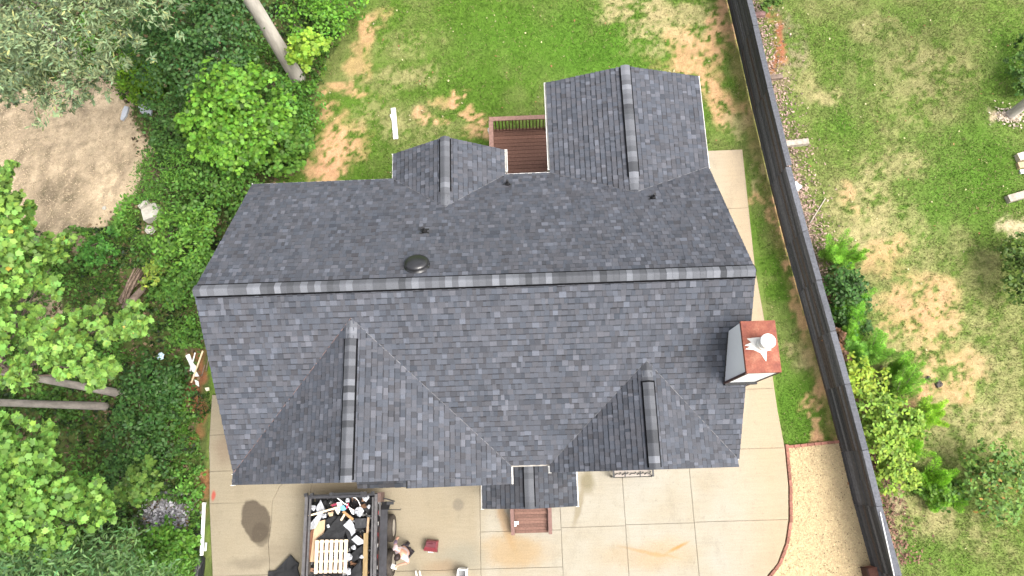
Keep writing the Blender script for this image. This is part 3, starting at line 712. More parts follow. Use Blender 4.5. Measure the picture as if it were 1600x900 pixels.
cp.add(vs, [(3, 2, 1, 0)] + [(i, (i + 1) % 4, 4 + (i + 1) % 4, 4 + i) for i in range(4)] + [(4 + i, 4 + (i + 1) % 4, 8) for i in range(4)])
cap_o = cp.build('chimney_cap', MAT['rust'], chim)
sf = MB(); pts = []
for k, (ang, r) in enumerate([(178, .33), (160, .2), (150, .31), (118, .19), (75, .17), (45, .19), (5, .16), (-28, .24), (-50, .17), (-78, .36), (-100, .17), (-150, .19), (-168, .34), (-174, .22)]):
    a_ = math.radians(ang); pts.append((ax_ - .02 + r * math.cos(a_), ay_ + r * math.sin(a_)))
def capz(x, y):
    if x < ax_: tx = (ax_ - x) / (ax_ - cx0 + o_)
    else: tx = (x - ax_) / (cx1 + o_ - ax_)
    ty = (ay_ - y) / (ay_ - cy0 + o_) if y < ay_ else (y - ay_) / (cy1 + o_ - ay_)
    return zc + .085 - .065 * max(tx, ty)
vs = [(ax_, ay_, zc + .094)] + [(x, y, capz(x, y) + .012) for x, y in pts]; sf.add(vs, [(0, 1 + i, 1 + (i + 1) % len(pts)) for i in range(len(pts))])
sf.build('flue_collar', plain('galvanised_patch', (.62, .60, .55), .12, 9, .6, .3), cap_o)
fp = MB(); fp.lathe((ax_ + .02, ay_ + .02, zc + .06), [(.15, 0), (.145, .12), (.125, .125), (.125, .30)], 24); fpo = fp.build('flue_pipe', plain('galvanised_pipe', (.58, .57, .53), .1, 9, .5, .4), cap_o, smooth=False)
rc = MB(); rc.lathe((ax_ + .02, ay_ + .02, zc + .36), [(.13, -.05), (.155, 0), (.158, .075), (.15, .09), (.05, .10)], 28); rc.build('rain_cap', MAT['white'], cap_o)
rb = MB(); rb.lathe((ax_ + .02, ay_ + .02, zc + .30), [(.128, 0), (.128, .06)], 24); rb.build('flue_gap', MAT['black'], cap_o)

# ------------------------------------------------------------------ rear deck
def woodtone(base, v=.2):
    k = random.uniform(1 - v, 1 + v); return tuple(c_ * k for c_ in base)
DK = (.17, .088, .064)
deck = thing('wooden_deck', 'red brown wooden deck with a baluster railing behind the house', 'deck', (0, 9.6, 0))
yy = 8.0; z = .60
while yy < 11.35:
    mb = MB(); mb.box((-.03, yy + .066, z), (1.86, .130, .036), col=woodtone(DK, .16), bev=.005); mb.build('deck_board', MAT['deck'], deck); yy += .1385
fr_ = MB(); fr_.box((-.03, 11.40, .48), (1.94, .04, .24), col=DK); fr_.box((-.98, 9.7, .48), (.04, 3.4, .24), col=DK)
for x in (-.9, .8):
    fr_.box((x, 11.3, .2), (.1, .1, .55), col=DK)
fr_.build('frame', MAT['deck'], deck)
RAILC = (.25, .15, .12)
for a_, b_ in (((-1.06, 11.36, 1.5), (.92, 11.36, 1.5)), ((-1.0, 8.9, 1.5), (-1.0, 11.28, 1.5))):
    mb = MB(); d = Vector(b_) - Vector(a_); mb.box((Vector(a_) + Vector(b_)) / 2, (d.length, .15, .038), math.atan2(d.y, d.x), col=RAILC, bev=.005); mb.build('top_rail', MAT['deck'], deck)
mb = MB(); mb.box((-.03, 11.36, .72), (1.86, .05, .06), col=DK); mb.build('bottom_rail', MAT['deck'], deck)
for x in (-.98, .86):
    mb = MB(); mb.box((x, 11.36, 1.04), (.09, .09, .88), col=DK); mb.build('rail_post', MAT['deck'], deck)
for i in range(15):
    mb = MB(); mb.box((-.86 + i * .115, 11.36, 1.1), (.035, .035, .74), col=tuple(c_ * .7 for c_ in DK)); mb.build('baluster', MAT['deck'], deck)
for i in range(18):
    mb = MB(); mb.box((-1.0, 9.2 + i * .115, 1.05), (.035, .035, .84), col=DK); mb.build('baluster', MAT['deck'], deck)
sp = MB(); x, y = at(764, 206, 1.0); sp.box((x, y, 1.02), (.06, .10, .12), .2); sp.box((x, y + .06, 1.09), (.05, .05, .05)); tag(sp.build('outdoor_lamp', MAT['white'], base=(x, y, 1.0)), 'small white lamp fixed outside the corner of the deck railing', 'lamp')

# ------------------------------------------------------------------ front steps
st = thing('front_steps', 'red brown wooden entrance steps below the porch roof', 'steps', (-.12, -1.4, .1))
for i in range(5):
    for k in range(2):
        mb = MB(); mb.box((-.12, -.98 - i * .185 - k * .09 + .05, .62 - i * .11), (1.0, .086, .034), col=woodtone((.155, .086, .066), .2), bev=.005); mb.build('tread', MAT['deck'], st)
for y_ in (-.35, -.49, -.63, -.77, -.91):
    mb = MB(); mb.box((-.12, y_ + .1, .665), (1.9, .135, .034), col=woodtone((.155, .086, .066), .15)); mb.build('landing_board', MAT['deck'], st)
for x in (-.68, .44):
    mb = MB(); bar(mb, (x, -.85, .82), (x, -1.83, .30), .11, .06); mb.c = [(.165, .098, .084)] * len(mb.f); mb.build('side_rail', MAT['deck'], st)
    mb = MB(); mb.add([(x - .025, -.9, .1), (x + .025, -.9, .1), (x + .025, -1.8, .1), (x - .025, -1.8, .1), (x - .025, -.9, .78), (x + .025, -.9, .78), (x + .025, -1.8, .28), (x - .025, -1.8, .28)],
                      [(0, 1, 2, 3), (7, 6, 5, 4), (0, 4, 5, 1), (1, 5, 6, 2), (2, 6, 7, 3), (3, 7, 4, 0)], (.11, .05, .045)); mb.build('stringer', MAT['deck'], st)
x, y = at(807, 817, .5)
mb = MB(); mb.box((x, y, .515), (.13, .09, .03)); mb.box((x - .035, y - .06, .513), (.06, .08, .026)); tag(mb.build('paper_scrap', MAT['white'], base=(x, y, .5)), 'white L shaped scrap lying on the front steps', 'paper')

# ------------------------------------------------------------------ garden bench under the right gable eave
bx0, by0 = at(958, 746, .5); bx1, _ = at(1019, 744, .5)
bn = thing('garden_bench', 'pale bench with dark scrolled metal arms half hidden under the eave', 'bench', ((bx0 + bx1) / 2, -.1, .1))
for i in range(4):
    mb = MB(); mb.box(((bx0 + bx1) / 2, -.20 + i * .11, .52), (bx1 - bx0 - .06, .09, .025)); mb.build('seat_slat', plain('pale_bench_slat', (.30, .265, .235), .1, 8), bn)
for x in (bx0, bx1):
    mb = MB(); mb.box((x, -.02, .70), (.055, .48, .035)); mb.box((x, -.24, .40), (.05, .05, .6)); mb.box((x, .2, .40), (.05, .05, .6)); mb.build('armrest', MAT['blackmetal'], bn)
mb = MB(); mb.tube([(bx0, -.262, .48), (bx1, -.262, .48)], .012, 6)
for k in range(5):
    xx = bx0 + .14 + k * (bx1 - bx0 - .28) / 4
    mb.tube([(xx - .1, -.20, .565), (xx - .03, -.15, .57), (xx + .05, -.17, .57), (xx + .1, -.12, .565)], .014, 6)
    if k % 2: mb.tube([(xx, -.25, .55), (xx + .02, -.1, .575)], .014, 6)
mb.build('scrollwork', MAT['blackmetal'], bn)
mb = MB(); mb.box(((bx0 + bx1) / 2, .22, .85), (bx1 - bx0, .04, .5)); mb.build('backrest', MAT['blackmetal'], bn)

# ------------------------------------------------------------------ fence
fence = thing('board_fence', 'long black stained horizontal board fence with a grey cap board', 'fence', (8.9, 5, 0))
NB = 10; 
brk = [(7.6, 20.0), (7.86, 17.0), (8.09, 14.4), (8.28, 12.0), (8.53, 9.2), (8.77, 7.0), (8.97, 5.4), (9.17, 3.8), (9.36, 2.2), (9.57, .3), (9.72, -1.25), (9.95, -3.1), (10.3, -6.2)]
hts = [1.62, 1.60, 1.60, 1.60, 1.50, 1.50, 1.48, 1.46, 1.45, 1.45, 1.42, 1.42]
for i in range(len(brk) - 1):
    (x0, y0), (x1, y1) = (brk[i][0] - .06, brk[i][1]), (brk[i + 1][0] - .06, brk[i + 1][1]); L = math.hypot(x1 - x0, y1 - y0); a_ = math.atan2(y1 - y0, x1 - x0); H = hts[i]; bh = (H - .03) / NB
    nrm = Vector((math.sin(a_), -math.cos(a_), 0))    # towards the house is -x
    if nrm.x > 0: nrm = -nrm
    for k in range(NB):
        k_ = random.uniform(.45, 1.6); c_ = (.056 * k_, .057 * k_, .063 * k_)
        if random.random() < .16: c_ = (.05, .04, .036)
        off = random.uniform(-.006, .008) + .006
        mb = MB(); mb.box(((x0 + x1) / 2 + nrm.x * off, (y0 + y1) / 2 + nrm.y * off, .04 + bh * (k + .5)), (L - .008, .022, bh - .022), a_ + random.uniform(-.0015, .0015), col=c_)
        mb.build('fence_board', MAT['board_fence'], fence)
    k_ = random.uniform(.85, 1.25); mb = MB(); mb.box(((x0 + x1) / 2 - nrm.x * .06, (y0 + y1) / 2 - nrm.y * .06, H + .028 + random.uniform(0, .006)), (L - .012, .18, .034), a_ + random.uniform(-.004, .004), col=(.080 * k_, .084 * k_, .096 * k_), bev=.006)
    mb.build('cap_board', MAT['board_fence'], fence)
    for t in (0.0, .5):
        xx, yy = x0 + (x1 - x0) * t, y0 + (y1 - y0) * t
        mb = MB(); mb.box((xx - nrm.x * .075, yy - nrm.y * .075, H / 2), (.09, .09, H - .03), a_, col=(.05, .045, .045)); mb.build('fence_post', MAT['board_fence'], fence)
mb = MB()
for (px0, py0, px1, py1) in ((1376, 800, 1402, 905),):
    a_ = at(px0 - 2, py0, 1.45); b_ = at(px1 - 5, py1, 1.45); mb.tube([(a_[0], a_[1], 1.50), (b_[0], b_[1], 1.50)], .014, 6)
mb.build('cap_edging', MAT['white'], fence)

# ------------------------------------------------------------------ trailer with its load
T0 = (-5.66, -2.6)
trl = thing('dump_trailer', 'dark dump trailer heaped with torn off roofing waste', 'trailer', (T0[0], T0[1], .1))
xl_, xr_, yt, yb_ = -6.72, -4.60, -.50, -4.9
ztop, zfl = 1.22, .58
mb = MB(); mb.span((xl_ + .1, yb_, zfl - .1), (xr_ - .1, yt, zfl)); mb.build('bed_floor', MAT['trailer'], trl)
for x, s in ((xl_, 1), (xr_, -1)):
    mb = MB(); mb.span((x + s * .03, yb_, zfl), (x + s * .07, yt - .05, ztop - .05)); 
    for k in range(7): mb.span((x - s * .0, yb_ + .2 + k * .65, zfl - .05), (x + s * .03, yb_ + .28 + k * .65, ztop - .05))
    o = mb.build('side_wall', MAT['trailer'], trl)
    mb = MB(); mb.span((x - s * .01, yb_, ztop - .05), (x + s * .075, yt - .02, ztop + .02)); mb.span((x + s * .105, yb_, ztop - .09), (x + s * .16, yt - .1, ztop - .03)); mb.build('top_rail', MAT['trailer_rail'], trl)
mb = MB(); mb.span((xl_ + .02, yt - .06, zfl - .1), (xr_ - .02, yt, ztop - .04)); mb.span((xl_ + .1, yt - .10, ztop - .04), (xr_ - .3, yt - .03, ztop + .0)); tg = mb.build('tailgate', MAT['trailer'], trl)
mb = MB(); mb.tube([(-5.9, yt + .02, ztop + .02), (-5.1, yt + .02, ztop + .03)], .03, 8); mb.build('hinge_bar', MAT['blackmetal'], tg)
for x in (xl_ + .02, xl_ + .2, xr_ - .35, xr_ - .12, -5.95, -5.05):
    mb = MB(); mb.box((x, yt + .01, ztop + .01), (.1, .1, .1), .2); mb.build('hinge', MAT['blackmetal'], tg)
mb = MB(); mb.span((xr_ - .0, yt - .25, zfl + .1), (xr_ + .1, yt + .02, ztop - .02)); mb.span((xr_ - .02, -1.3, zfl + .1), (xr_ + .012, yb_, zfl + .25))
mb.build('outer_frame', plain('rusty_trailer_steel', (.10, .065, .055), .4, 9), trl)
for k in range(9):
    mb = MB(); mb.box((xr_ + .014, -.75 - k * .30, zfl + .50), (.008, .10, .035), col=(.28, .03, .03) if k % 2 else (.55, .54, .52)); mb.build('reflective_tape', MAT['pieces'], trl)
mb = MB(); mb.box((xr_ + .04, -.9, 1.0), (.05, .5, .06)); mb.build('marker_bar', MAT['trailer_rail'], trl)
fd = MB(); fy0, fy1 = -.98, -2.98
fd.span((xr_ + .02, fy1, .86), (xr_ + .245, fy0, .90)); fd.span((xr_ + .225, fy1, .80), (xr_ + .245, fy0, .858))
fd.add([(xr_ + .02, fy0, .90), (xr_ + .28, fy0, .90), (xr_ + .28, fy0 + .22, .6), (xr_ + .02, fy0 + .22, .6), (xr_ + .02, fy0, .87), (xr_ + .28, fy0, .87), (xr_ + .28, fy0 + .2, .58), (xr_ + .02, fy0 + .2, .58)], [(0, 1, 2, 3), (7, 6, 5, 4), (1, 5, 6, 2), (2, 6, 7, 3)])
fd.build('fender', MAT['trailer'], trl)
mb = MB(); mb.tube([(xr_ + .1, fy0 + .3, .85), (xr_ + .14, fy0 + .32, .86), (xr_ + .4, fy0 + .22, .62)], .02, 6); mb.box((xr_ + .30, -.80, .78), (.2, .09, .07)); mb.tube([(xr_ + .22, -.98, .85), (xr_ + .62, -1.0, .80), (xr_ + .62, -.95, .80)], .012, 6); mb.build('fender_brace', MAT['blackmetal'], trl)
for y_ in (-1.52, -2.50):
    mb = MB(); R_ = .40; xw = xr_ + .245
    mb.lathe((xw, y_, .1 + R_), [(.24, -.11), (.36, -.12), (.395, -.09), (R_, -.04), (R_, .05), (.395, .09), (.36, .125), (.27, .13), (.24, .11)], 32, 'X')
    w_ = mb.build('wheel', MAT['rubber'], trl)
    mb = MB(); mb.lathe((xw, y_, .1 + R_), [(.245, .112), (.235, .085), (.12, .06), (.10, .115), (.05, .12)], 24, 'X'); rim_ = mb.build('rim', MAT['rim'], w_)
mb = MB(); mb.span((xr_ - .5, -2.9, .38), (xr_ - .1, -1.1, .48)); mb.span((xl_ + .1, yb_, .40), (xl_ + .25, yt - .1, .5)); mb.span((xr_ - .25, yb_, .40), (xr_ - .1, yt - .1, .495)); mb.build('chassis', MAT['blackmetal'], trl)
for y_ in (-1.52, -2.50):
    mb = MB(); mb.lathe((xl_ - .19 + .2, y_, .5), [(.24, -.11), (.36, -.12), (.40, -.04), (.40, .05), (.36, .12), (.24, .11)], 24, 'X'); mb.build('wheel', MAT['rubber'], trl)
# heap of dark roofing rubble
N = 2600
rxx = RNG.uniform(xl_ + .15, xr_ - .2, N); ryy = RNG.uniform(yb_ + .1, yt - .12, N)
hz = .66 + .16 * fbm(rxx * 2.2, ryy * 2.2, 3, 3) + .06 * RNG.random(N)
def flakes(x, y, z, sx, sy, tilt, rng=RNG):
    n = len(x); th = rng.uniform(0, 2 * np.pi, n)
    t = np.stack([np.cos(th), np.sin(th), rng.normal(0, tilt, n)], 1); b_ = np.stack([-np.sin(th), np.cos(th), rng.normal(0, tilt, n)], 1)
    c_ = np.stack([x, y, z], 1)
    q4 = [(-1, -1), (1, -.85), (.9, 1), (-.85, .9)]
    return np.stack([c_ + t * (a_ * sx)[:, None] + b_ * (e_ * sy)[:, None] for a_, e_ in q4], 1)
kk = RNG.uniform(.004, .022, N); cc = np.stack([kk, kk, kk * 1.08], 1)
lt = RNG.random(N) < .07; cc[lt] = RNG.uniform(.12, .45, (lt.sum(), 1)); br = RNG.random(N) < .05; cc[br] = np.array((.22, .12, .07))
tag(poly_cloud('roofing_rubble', flakes(rxx, ryy, hz, RNG.uniform(.03, .12, N), RNG.uniform(.02, .09, N), .35), 4, cc, MAT['pieces'], base=(T0[0], T0[1], .7), kind='stuff'), 'dark torn shingle scraps filling the trailer bed', 'rubble')
LG = 'waste on the trailer'
def sheet(name, label, cat, pts, z, mat, thick=.015, group=LG, wav=.03, sub=7, dz=None, zbase=None):
    """a thin, slightly buckled sheet with outline pts (px) lying at height z"""
    w_ = [at(a_, b_, z) for a_, b_ in pts]; n = len(w_)
    c_ = np.mean(w_, 0); vs = []; fs = []; rings = 4
    dz = dz or [0] * n; sd = random.randint(0, 999); m_ = n * 4
    P_ = []
    for i in range(n):
        for t in range(4):
            f_ = t / 4; a_, b_ = np.array(w_[i]), np.array(w_[(i + 1) % n]); P_.append((*(a_ * (1 - f_) + b_ * f_), dz[i] * (1 - f_) + dz[(i + 1) % n] * f_))
    mz = sum(dz) / n
    for k in range(rings + 1):
        s_ = k / rings
        for (x, y, d_) in P_:
            X_, Y_ = c_[0] + (x - c_[0]) * s_, c_[1] + (y - c_[1]) * s_
            vs.append((X_, Y_, z + mz * (1 - s_) + d_ * s_ + wav * 2 * (float(fbm(np.array(X_ * 5), np.array(Y_ * 5), sd, 3)) - .5)))
    for k in range(rings):
        for i in range(m_):
            j = (i + 1) % m_; fs.append((k * m_ + i, (k + 1) * m_ + i, (k + 1) * m_ + j, k * m_ + j))
    nv = len(vs); vs += [(x, y, q_ - thick) for x, y, q_ in vs]; fs += [tuple(nv + i for i in f[::-1]) for f in fs]
    for i in range(m_):
        j = (i + 1) % m_; a_ = rings * m_; fs.append((a_ + i, nv + a_ + i, nv + a_ + j, a_ + j))
    mb = MB(); mb.add(vs, fs); a2 = sum(w_[i][0] * w_[(i + 1) % n][1] - w_[(i + 1) % n][0] * w_[i][1] for i in range(n))
    if a2 < 0: mb.f = [f[::-1] for f in mb.f]
    base = (c_[0], c_[1], z if zbase is None else zbase)
    o = mb.build(name, mat, base=base, smooth=False); return tag(o, label, cat, group)
whitep = plain('crumpled_white_plastic', (.34, .35, .375), .4, 9, .5, .4, bumpd=.03)
sheet('plywood_sheet', 'tan plywood sheet along the left side of the trailer', 'plywood', [(492, 816), (508, 812), (507, 828), (494, 878), (484, 878)], .98, MAT['ply'], .018, wav=.008)
sheet('plywood_sheet', 'reddish brown board against the left trailer wall', 'plywood', [(484, 834), (491, 820), (486, 876), (480, 872)], .93, plain('red_brown_board', (.18, .08, .045), .3, 7), .018, wav=.008)
sheet('felt_sheet', 'large black shingle sheet behind the pallet in the trailer', 'roofing felt', [(494, 843), (507, 833), (530, 806), (546, 818), (537, 838), (540, 845)], 1.02, MAT['felt'], .02, dz=[.03, .05, 0, 0, .03, .02])
sheet('felt_sheet', 'black shingle sheet beside the right edge of the pallet', 'roofing felt', [(537, 820), (548, 822), (560, 842), (556, 853), (544, 845)], .97, MAT['felt'], .02)
sheet('felt_sheet', 'small black felt scrap right of the tan plywood', 'roofing felt', [(509, 812), (520, 805), (533, 808), (522, 826), (508, 828)], .97, MAT['felt'], .02)
sheet('felt_sheet', 'flat black panel near the right trailer wall', 'roofing felt', [(554, 810), (575, 810), (575, 824), (555, 826)], 1.0, MAT['blackmetal'], .03, wav=.012)
sheet('felt_sheet', 'black shingle strips right of the pallet bottom', 'roofing felt', [(545, 868), (566, 852), (570, 868), (552, 878)], .98, MAT['felt'], .02)
sheet('felt_sheet', 'folded black felt at the bottom right of the trailer', 'roofing felt', [(545, 896), (565, 874), (566, 900), (548, 912)], .98, MAT['felt'], .02, dz=[0, .08, 0, 0])
sheet('plastic_sheet', 'white plastic sheet at the top left of the trailer load', 'plastic sheet', [(494, 792), (501, 781), (507, 794), (504, 806), (492, 826), (483, 828), (484, 818), (497, 804)], 1.03, whitep, .012, wav=.05)
sheet('plastic_sheet', 'white plastic sheet in the middle of the trailer load', 'plastic sheet', [(536, 821), (547, 810), (553, 820), (555, 832), (549, 838), (546, 830)], 1.06, whitep, .012, wav=.03)
sheet('plastic_sheet', 'lower white plastic sheet near the right trailer wall', 'plastic sheet', [(549, 843), (557, 836), (569, 845), (569, 849), (559, 852)], 1.05, whitep, .012, wav=.03)
sheet('paper_sheet', 'cream paper piece between the blue and white scraps', 'paper', [(523, 796), (533, 794), (531, 800), (528, 804)], 1.08, plain('cream_paper', (.72, .68, .52), .1), .01)
sheet('paper_sheet', 'triangular white paper scrap in the middle of the load', 'paper', [(544, 791), (553, 797), (553, 804), (550, 803)], 1.08, MAT['white'], .01)
sheet('rag', 'small blue rag on the trailer load', 'rag', [(531, 792), (537, 789), (541, 795), (537, 799), (532, 797)], 1.12, plain('blue_rag', (.13, .33, .48), .3, 20), .02)
sheet('rag', 'red and pink rag beside the blue one', 'rag', [(541, 787), (545, 786), (544, 793), (541, 795)], 1.12, plain('red_rag', (.45, .05, .10), .3, 20), .02)
sheet('rag', 'dark red rag among black rubble near the tailgate', 'rag', [(517, 789), (525, 786), (526, 789), (519, 792)], 1.08, plain('maroon_rag', (.25, .03, .06), .3, 20), .02)
sheet('rag', 'pale pink insulation scrap in the trailer load', 'insulation', [(526, 785), (534, 784), (535, 791), (527, 794)], 1.09, plain('pink_insulation', (.66, .56, .56), .2, 20), .03)
sheet('cardboard', 'crumpled tan cardboard below the long stick', 'cardboard', [(512, 801), (521, 800), (520, 806), (515, 807)], 1.05, plain('cardboard', (.42, .31, .2), .2, 12), .02)
def stick(name, label, cat, a_, b_, z0, z1, w, h, mat, group=LG):
    p0, p1 = at(*a_, z0), at(*b_, z1); mb = MB(); A = Vector((*p0, z0)); B = Vector((*p1, z1)); bar(mb, A, B, w, h); c_ = (A + B) / 2
    return tag(mb.build(name, mat, base=tuple(c_)), label, cat, group)
stick('wooden_stick', 'long pale stick across the top of the trailer load', 'stick', (482, 806), (531, 792), 1.10, 1.16, .05, .03, MAT['wood_pale'])
stick('wooden_stick', 'orange brown stud lying askew in the trailer', 'stick', (536, 799), (552, 812), 1.12, 1.08, .07, .04, plain('orange_stud', (.30, .17, .075), .2, 9))
stick('wooden_stick', 'short pale offcut under the orange stud', 'stick', (539, 803), (533, 813), 1.10, 1.04, .05, .03, MAT['wood_pale'])
stick('timber_beam', 'long ochre timber along the right trailer wall', 'beam', (572, 833), (570, 920), 1.04, 1.04, .13, .06, MAT['beam'])
stick('timber_beam', 'weathered brown beam at the upper right trailer wall', 'beam', (576, 808), (574, 834), 1.02, 1.02, .06, .06, plain('tan_beam', (.34, .24, .15), .3, 9))
def blob(name, label, cat, px, py, z, r, mat, flat=.55, group=LG, rough=.45):
    x, y = at(px, py, z); mb = MB(); n, m_ = 9, 6; vs = [(0, 0, r * flat)]; sd = random.randint(0, 99)
    for j in range(1, m_):
        ph = math.pi * j / m_
        for i in range(n):
            th = 2 * math.pi * i / n; q_ = r * (1 + rough * (random.random() - .5) * 2)
            vs.append((q_ * math.sin(ph) * math.cos(th), q_ * math.sin(ph) * math.sin(th), q_ * math.cos(ph) * flat))
    vs.append((0, 0, -r * flat)); fs = [(0, 1 + i, 1 + (i + 1) % n) for i in range(n)]
    for j in range(m_ - 2):
        for i in range(n): fs.append((1 + j * n + i, 1 + (j + 1) * n + i, 1 + (j + 1) * n + (i + 1) % n, 1 + j * n + (i + 1) % n))
    fs += [(1 + (m_ - 2) * n + (i + 1) % n, 1 + (m_ - 2) * n + i, len(vs) - 1) for i in range(n)]
    mb.add([(x + a_, y + b_, z + c_) for a_, b_, c_ in vs], fs); return tag(mb.build(name, mat, base=(x, y, z)), label, cat, group)
for lab, px, py, r in [('crumpled white bag right of the triangular paper scrap', 561, 799, .12), ('small white wrapper beside the top left plastic sheet', 489, 794, .08), ('white wrapper right of the left plastic sheet', 507, 806, .06),
                       ('white foam chunk at the right edge of the pallet', 545, 870, .09), ('white wrapper at the lower right pallet corner', 543, 893, .10), ('pale wrapper against the ochre timber', 565, 870, .06),
                       ('white wrapper just above right of the pallet', 553, 856, .07), ('tiny white wrapper left of the black felt scrap', 513, 822, .045), ('pale crumpled paper near the tailgate right corner', 571, 778, .09), ('white scrap among rubble below the tailgate', 543, 782, .06), ('grey wrapper near the right trailer wall', 576, 792, .05)]:
    blob('crumpled_bag', lab, 'litter', px, py, 1.08, r, whitep)
mb = MB(); pts = [(519, 776), (526, 777), (532, 782), (538, 787), (543, 789)]; w_ = [at(a_, b_, 1.15) for a_, b_ in pts]; mb.tube([(x, y, 1.15) for x, y in w_], .016, 6)
tag(mb.build('white_hose', MAT['white'], base=(*w_[2], 1.15)), 'curved white hose at the tailgate end of the load', 'hose', LG)
mb = MB(); pts = [(551, 777), (556, 778), (560, 783), (563, 790)]; w_ = [at(a_, b_, 1.12) for a_, b_ in pts]; mb.tube([(x, y, 1.12) for x, y in w_], .012, 6)
tag(mb.build('white_hose', MAT['white'], base=(*w_[2], 1.12)), 'thin white cable loop near the right tailgate corner', 'cable', LG)
# pallet
pa, pb = at(493, 844, 1.12), at(542, 895, 1.12); pw, pl = pb[0] - pa[0], pa[1] - pb[1]
pal = thing('wooden_pallet', 'clean pale wooden pallet on top of the trailer load', 'pallet', ((pa[0] + pb[0]) / 2, (pa[1] + pb[1]) / 2, 1.0))
for i in range(7):
    mb = MB(); k_ = random.uniform(.92, 1.08); mb.box((pa[0] + .05 + i * (pw - .1) / 6, (pa[1] + pb[1]) / 2 + random.uniform(-.006, .006), 1.12 + random.uniform(0, .003)), (.096, pl, .02), random.uniform(-.008, .008), col=(.62 * k_, .50 * k_, .365 * k_)); mb.build('slat', MAT['pieces'], pal)
for i in range(4):
    mb = MB(); mb.box(((pa[0] + pb[0]) / 2, pa[1] - .05 - i * (pl - .1) / 3, 1.065), (pw - .02, .05, .085), col=(.50, .39, .27)); mb.build('runner', MAT['pieces'], pal)

# ------------------------------------------------------------------ black sheet, red case, white items on the forecourt
sheet('felt_sheet', 'black roofing felt sheet folded on the concrete left of the trailer', 'roofing felt', [(418, 899), (419, 893), (430, 892), (446, 876), (455, 867), (462, 876), (467, 880), (465, 888), (468, 902), (440, 915), (418, 912)], .20, MAT['felt'], .06, None, .05, dz=[-.03, 0, .02, .05, .06, .05, .03, .04, 0, 0, 0], zbase=.11)
cx, cy = at(674, 853, .25)
rcs = thing('red_case', 'small dark red case standing on the concrete forecourt', 'case', (cx, cy, .112)); a_ = .12
mb = MB(); mb.add([tuple(Matrix.Rotation(-a_, 3, 'Z') @ Vector(q_) + Vector((cx, cy, .13))) for q_ in
    [(-.21, -.17, 0), (.19, -.17, 0), (.19, .17, 0), (-.17, .17, 0), (-.22, -.15, .14), (.19, -.155, .14), (.185, -.03, .30), (-.17, -.03, .30), (.17, .15, .28), (-.12, .15, .28), (.19, .17, .14), (-.16, .17, .14)]],
    [(3, 2, 1, 0), (0, 1, 5, 4), (4, 5, 6, 7), (7, 6, 8, 9), (1, 2, 10, 5), (5, 10, 8, 6), (2, 3, 11, 10), (10, 11, 9, 8), (3, 0, 4, 11), (11, 4, 7, 9)]); body = mb.build('body', MAT['red'], rcs)
mb = MB(); mb.box((cx + .01, cy + .055, .435), (.29, .16, .02), -a_, bev=.008); mb.build('lid', MAT['red2'], rcs)
mb = MB(); mb.tube([(cx - .05, cy + .09, .44), (cx - .04, cy + .09, .475), (cx + .06, cy + .08, .475), (cx + .07, cy + .08, .44)], .012, 6); mb.build('handle', MAT['red2'], rcs)
mb = MB(); mb.box((cx - .03, cy - .178, .20), (.15, .02, .07), -a_); mb.build('sticker', MAT['white'], rcs)
for dx in (-.2, .15):
    mb = MB(); mb.box((cx + dx, cy - .13 - dx * .12, .14), (.06, .09, .06), -a_); mb.build('foot', MAT['black'], rcs)
x, y = at(722, 897, .4)
pl_ = thing('white_bucket', 'square white bucket with grey inside at the bottom edge of the forecourt', 'bucket', (x, y, .112)); mb = MB()
for dx, dy, sx, sy in ((-.13, 0, .03, .28), (.13, 0, .03, .28), (0, .13, .23, .03), (0, -.13, .23, .03)): mb.box((x + dx, y + dy, .30), (sx, sy, .37), -.1)
mb.box((x, y, .13), (.25, .25, .03), -.1); mb.build('body', MAT['white'], pl_)
mb = MB(); mb.box((x, y, .32), (.225, .225, .02), -.1); mb.build('contents', plain('grey_mix', (.2, .2, .2), .3), pl_)
mb = MB(); mb.tube([(x - .14, y, .47), (x - .1, y + .12, .50), (x + .1, y + .12, .50), (x + .14, y, .47)], .012, 6); mb.build('handle', MAT['white'], pl_)
x, y = at(655, 897, .35)
wl_ = thing('step_ladder', 'top of a narrow white step ladder at the bottom edge of the forecourt', 'ladder', (x, y, .112))
for dx in (-.06, .05):
    mb = MB(); bar(mb, (x + dx, y + .12, .62), (x + dx + .14, y - .75, .12), .03, .06); mb.build('side_rail', MAT['white'], wl_)
for k in range(4):
    mb = MB(); mb.box((x + .02 + k * .035, y - .05 - k * .2, .54 - k * .11), (.11, .07, .025), -.15); mb.build('rung', MAT['trailer_rail'], wl_)

# ------------------------------------------------------------------ person
def skin_body(name, joints, edges, mat, parent=None, base=(0, 0, 0), levels=2):
    me = bpy.data.meshes.new(name + '_rig'); o = org(parent, base)
    me.from_pydata([tuple(Vector(j[0]) - o) for j in joints], edges, [])
    ob = bpy.data.objects.new(name + '_rig', me); COL.objects.link(ob)
    md = ob.modifiers.new('Skin', 'SKIN'); 
    lay = me.skin_vertices[0].data if me.skin_vertices else None
    if lay is None:
        return None
    for i, j in enumerate(joints):
        r = j[1]; lay[i].radius = r if hasattr(r, '__len__') else (r, r); lay[i].use_root = (i == 0)
    s = ob.modifiers.new('Sub', 'SUBSURF'); s.levels = levels; s.render_levels = levels
    dg = bpy.context.evaluated_depsgraph_get(); dg.update()
    res = bpy.data.meshes.new_from_object(ob.evaluated_get(dg)); res.name = name
    bpy.data.objects.remove(ob); bpy.data.meshes.remove(me)
    res.polygons.foreach_set('use_smooth', [True] * len(res.polygons)); res.materials.clear()
    return link(name, res, mat, parent, base)
fxp, fyp = at(640, 857, .112)
per = thing('person', 'dark haired person in a pale pink shirt standing beside the trailer wheels', 'person', (fxp, fyp, .112))
hd = math.atan2(at(622, 880)[1] - fyp, at(622, 880)[0] - fxp)          # facing direction
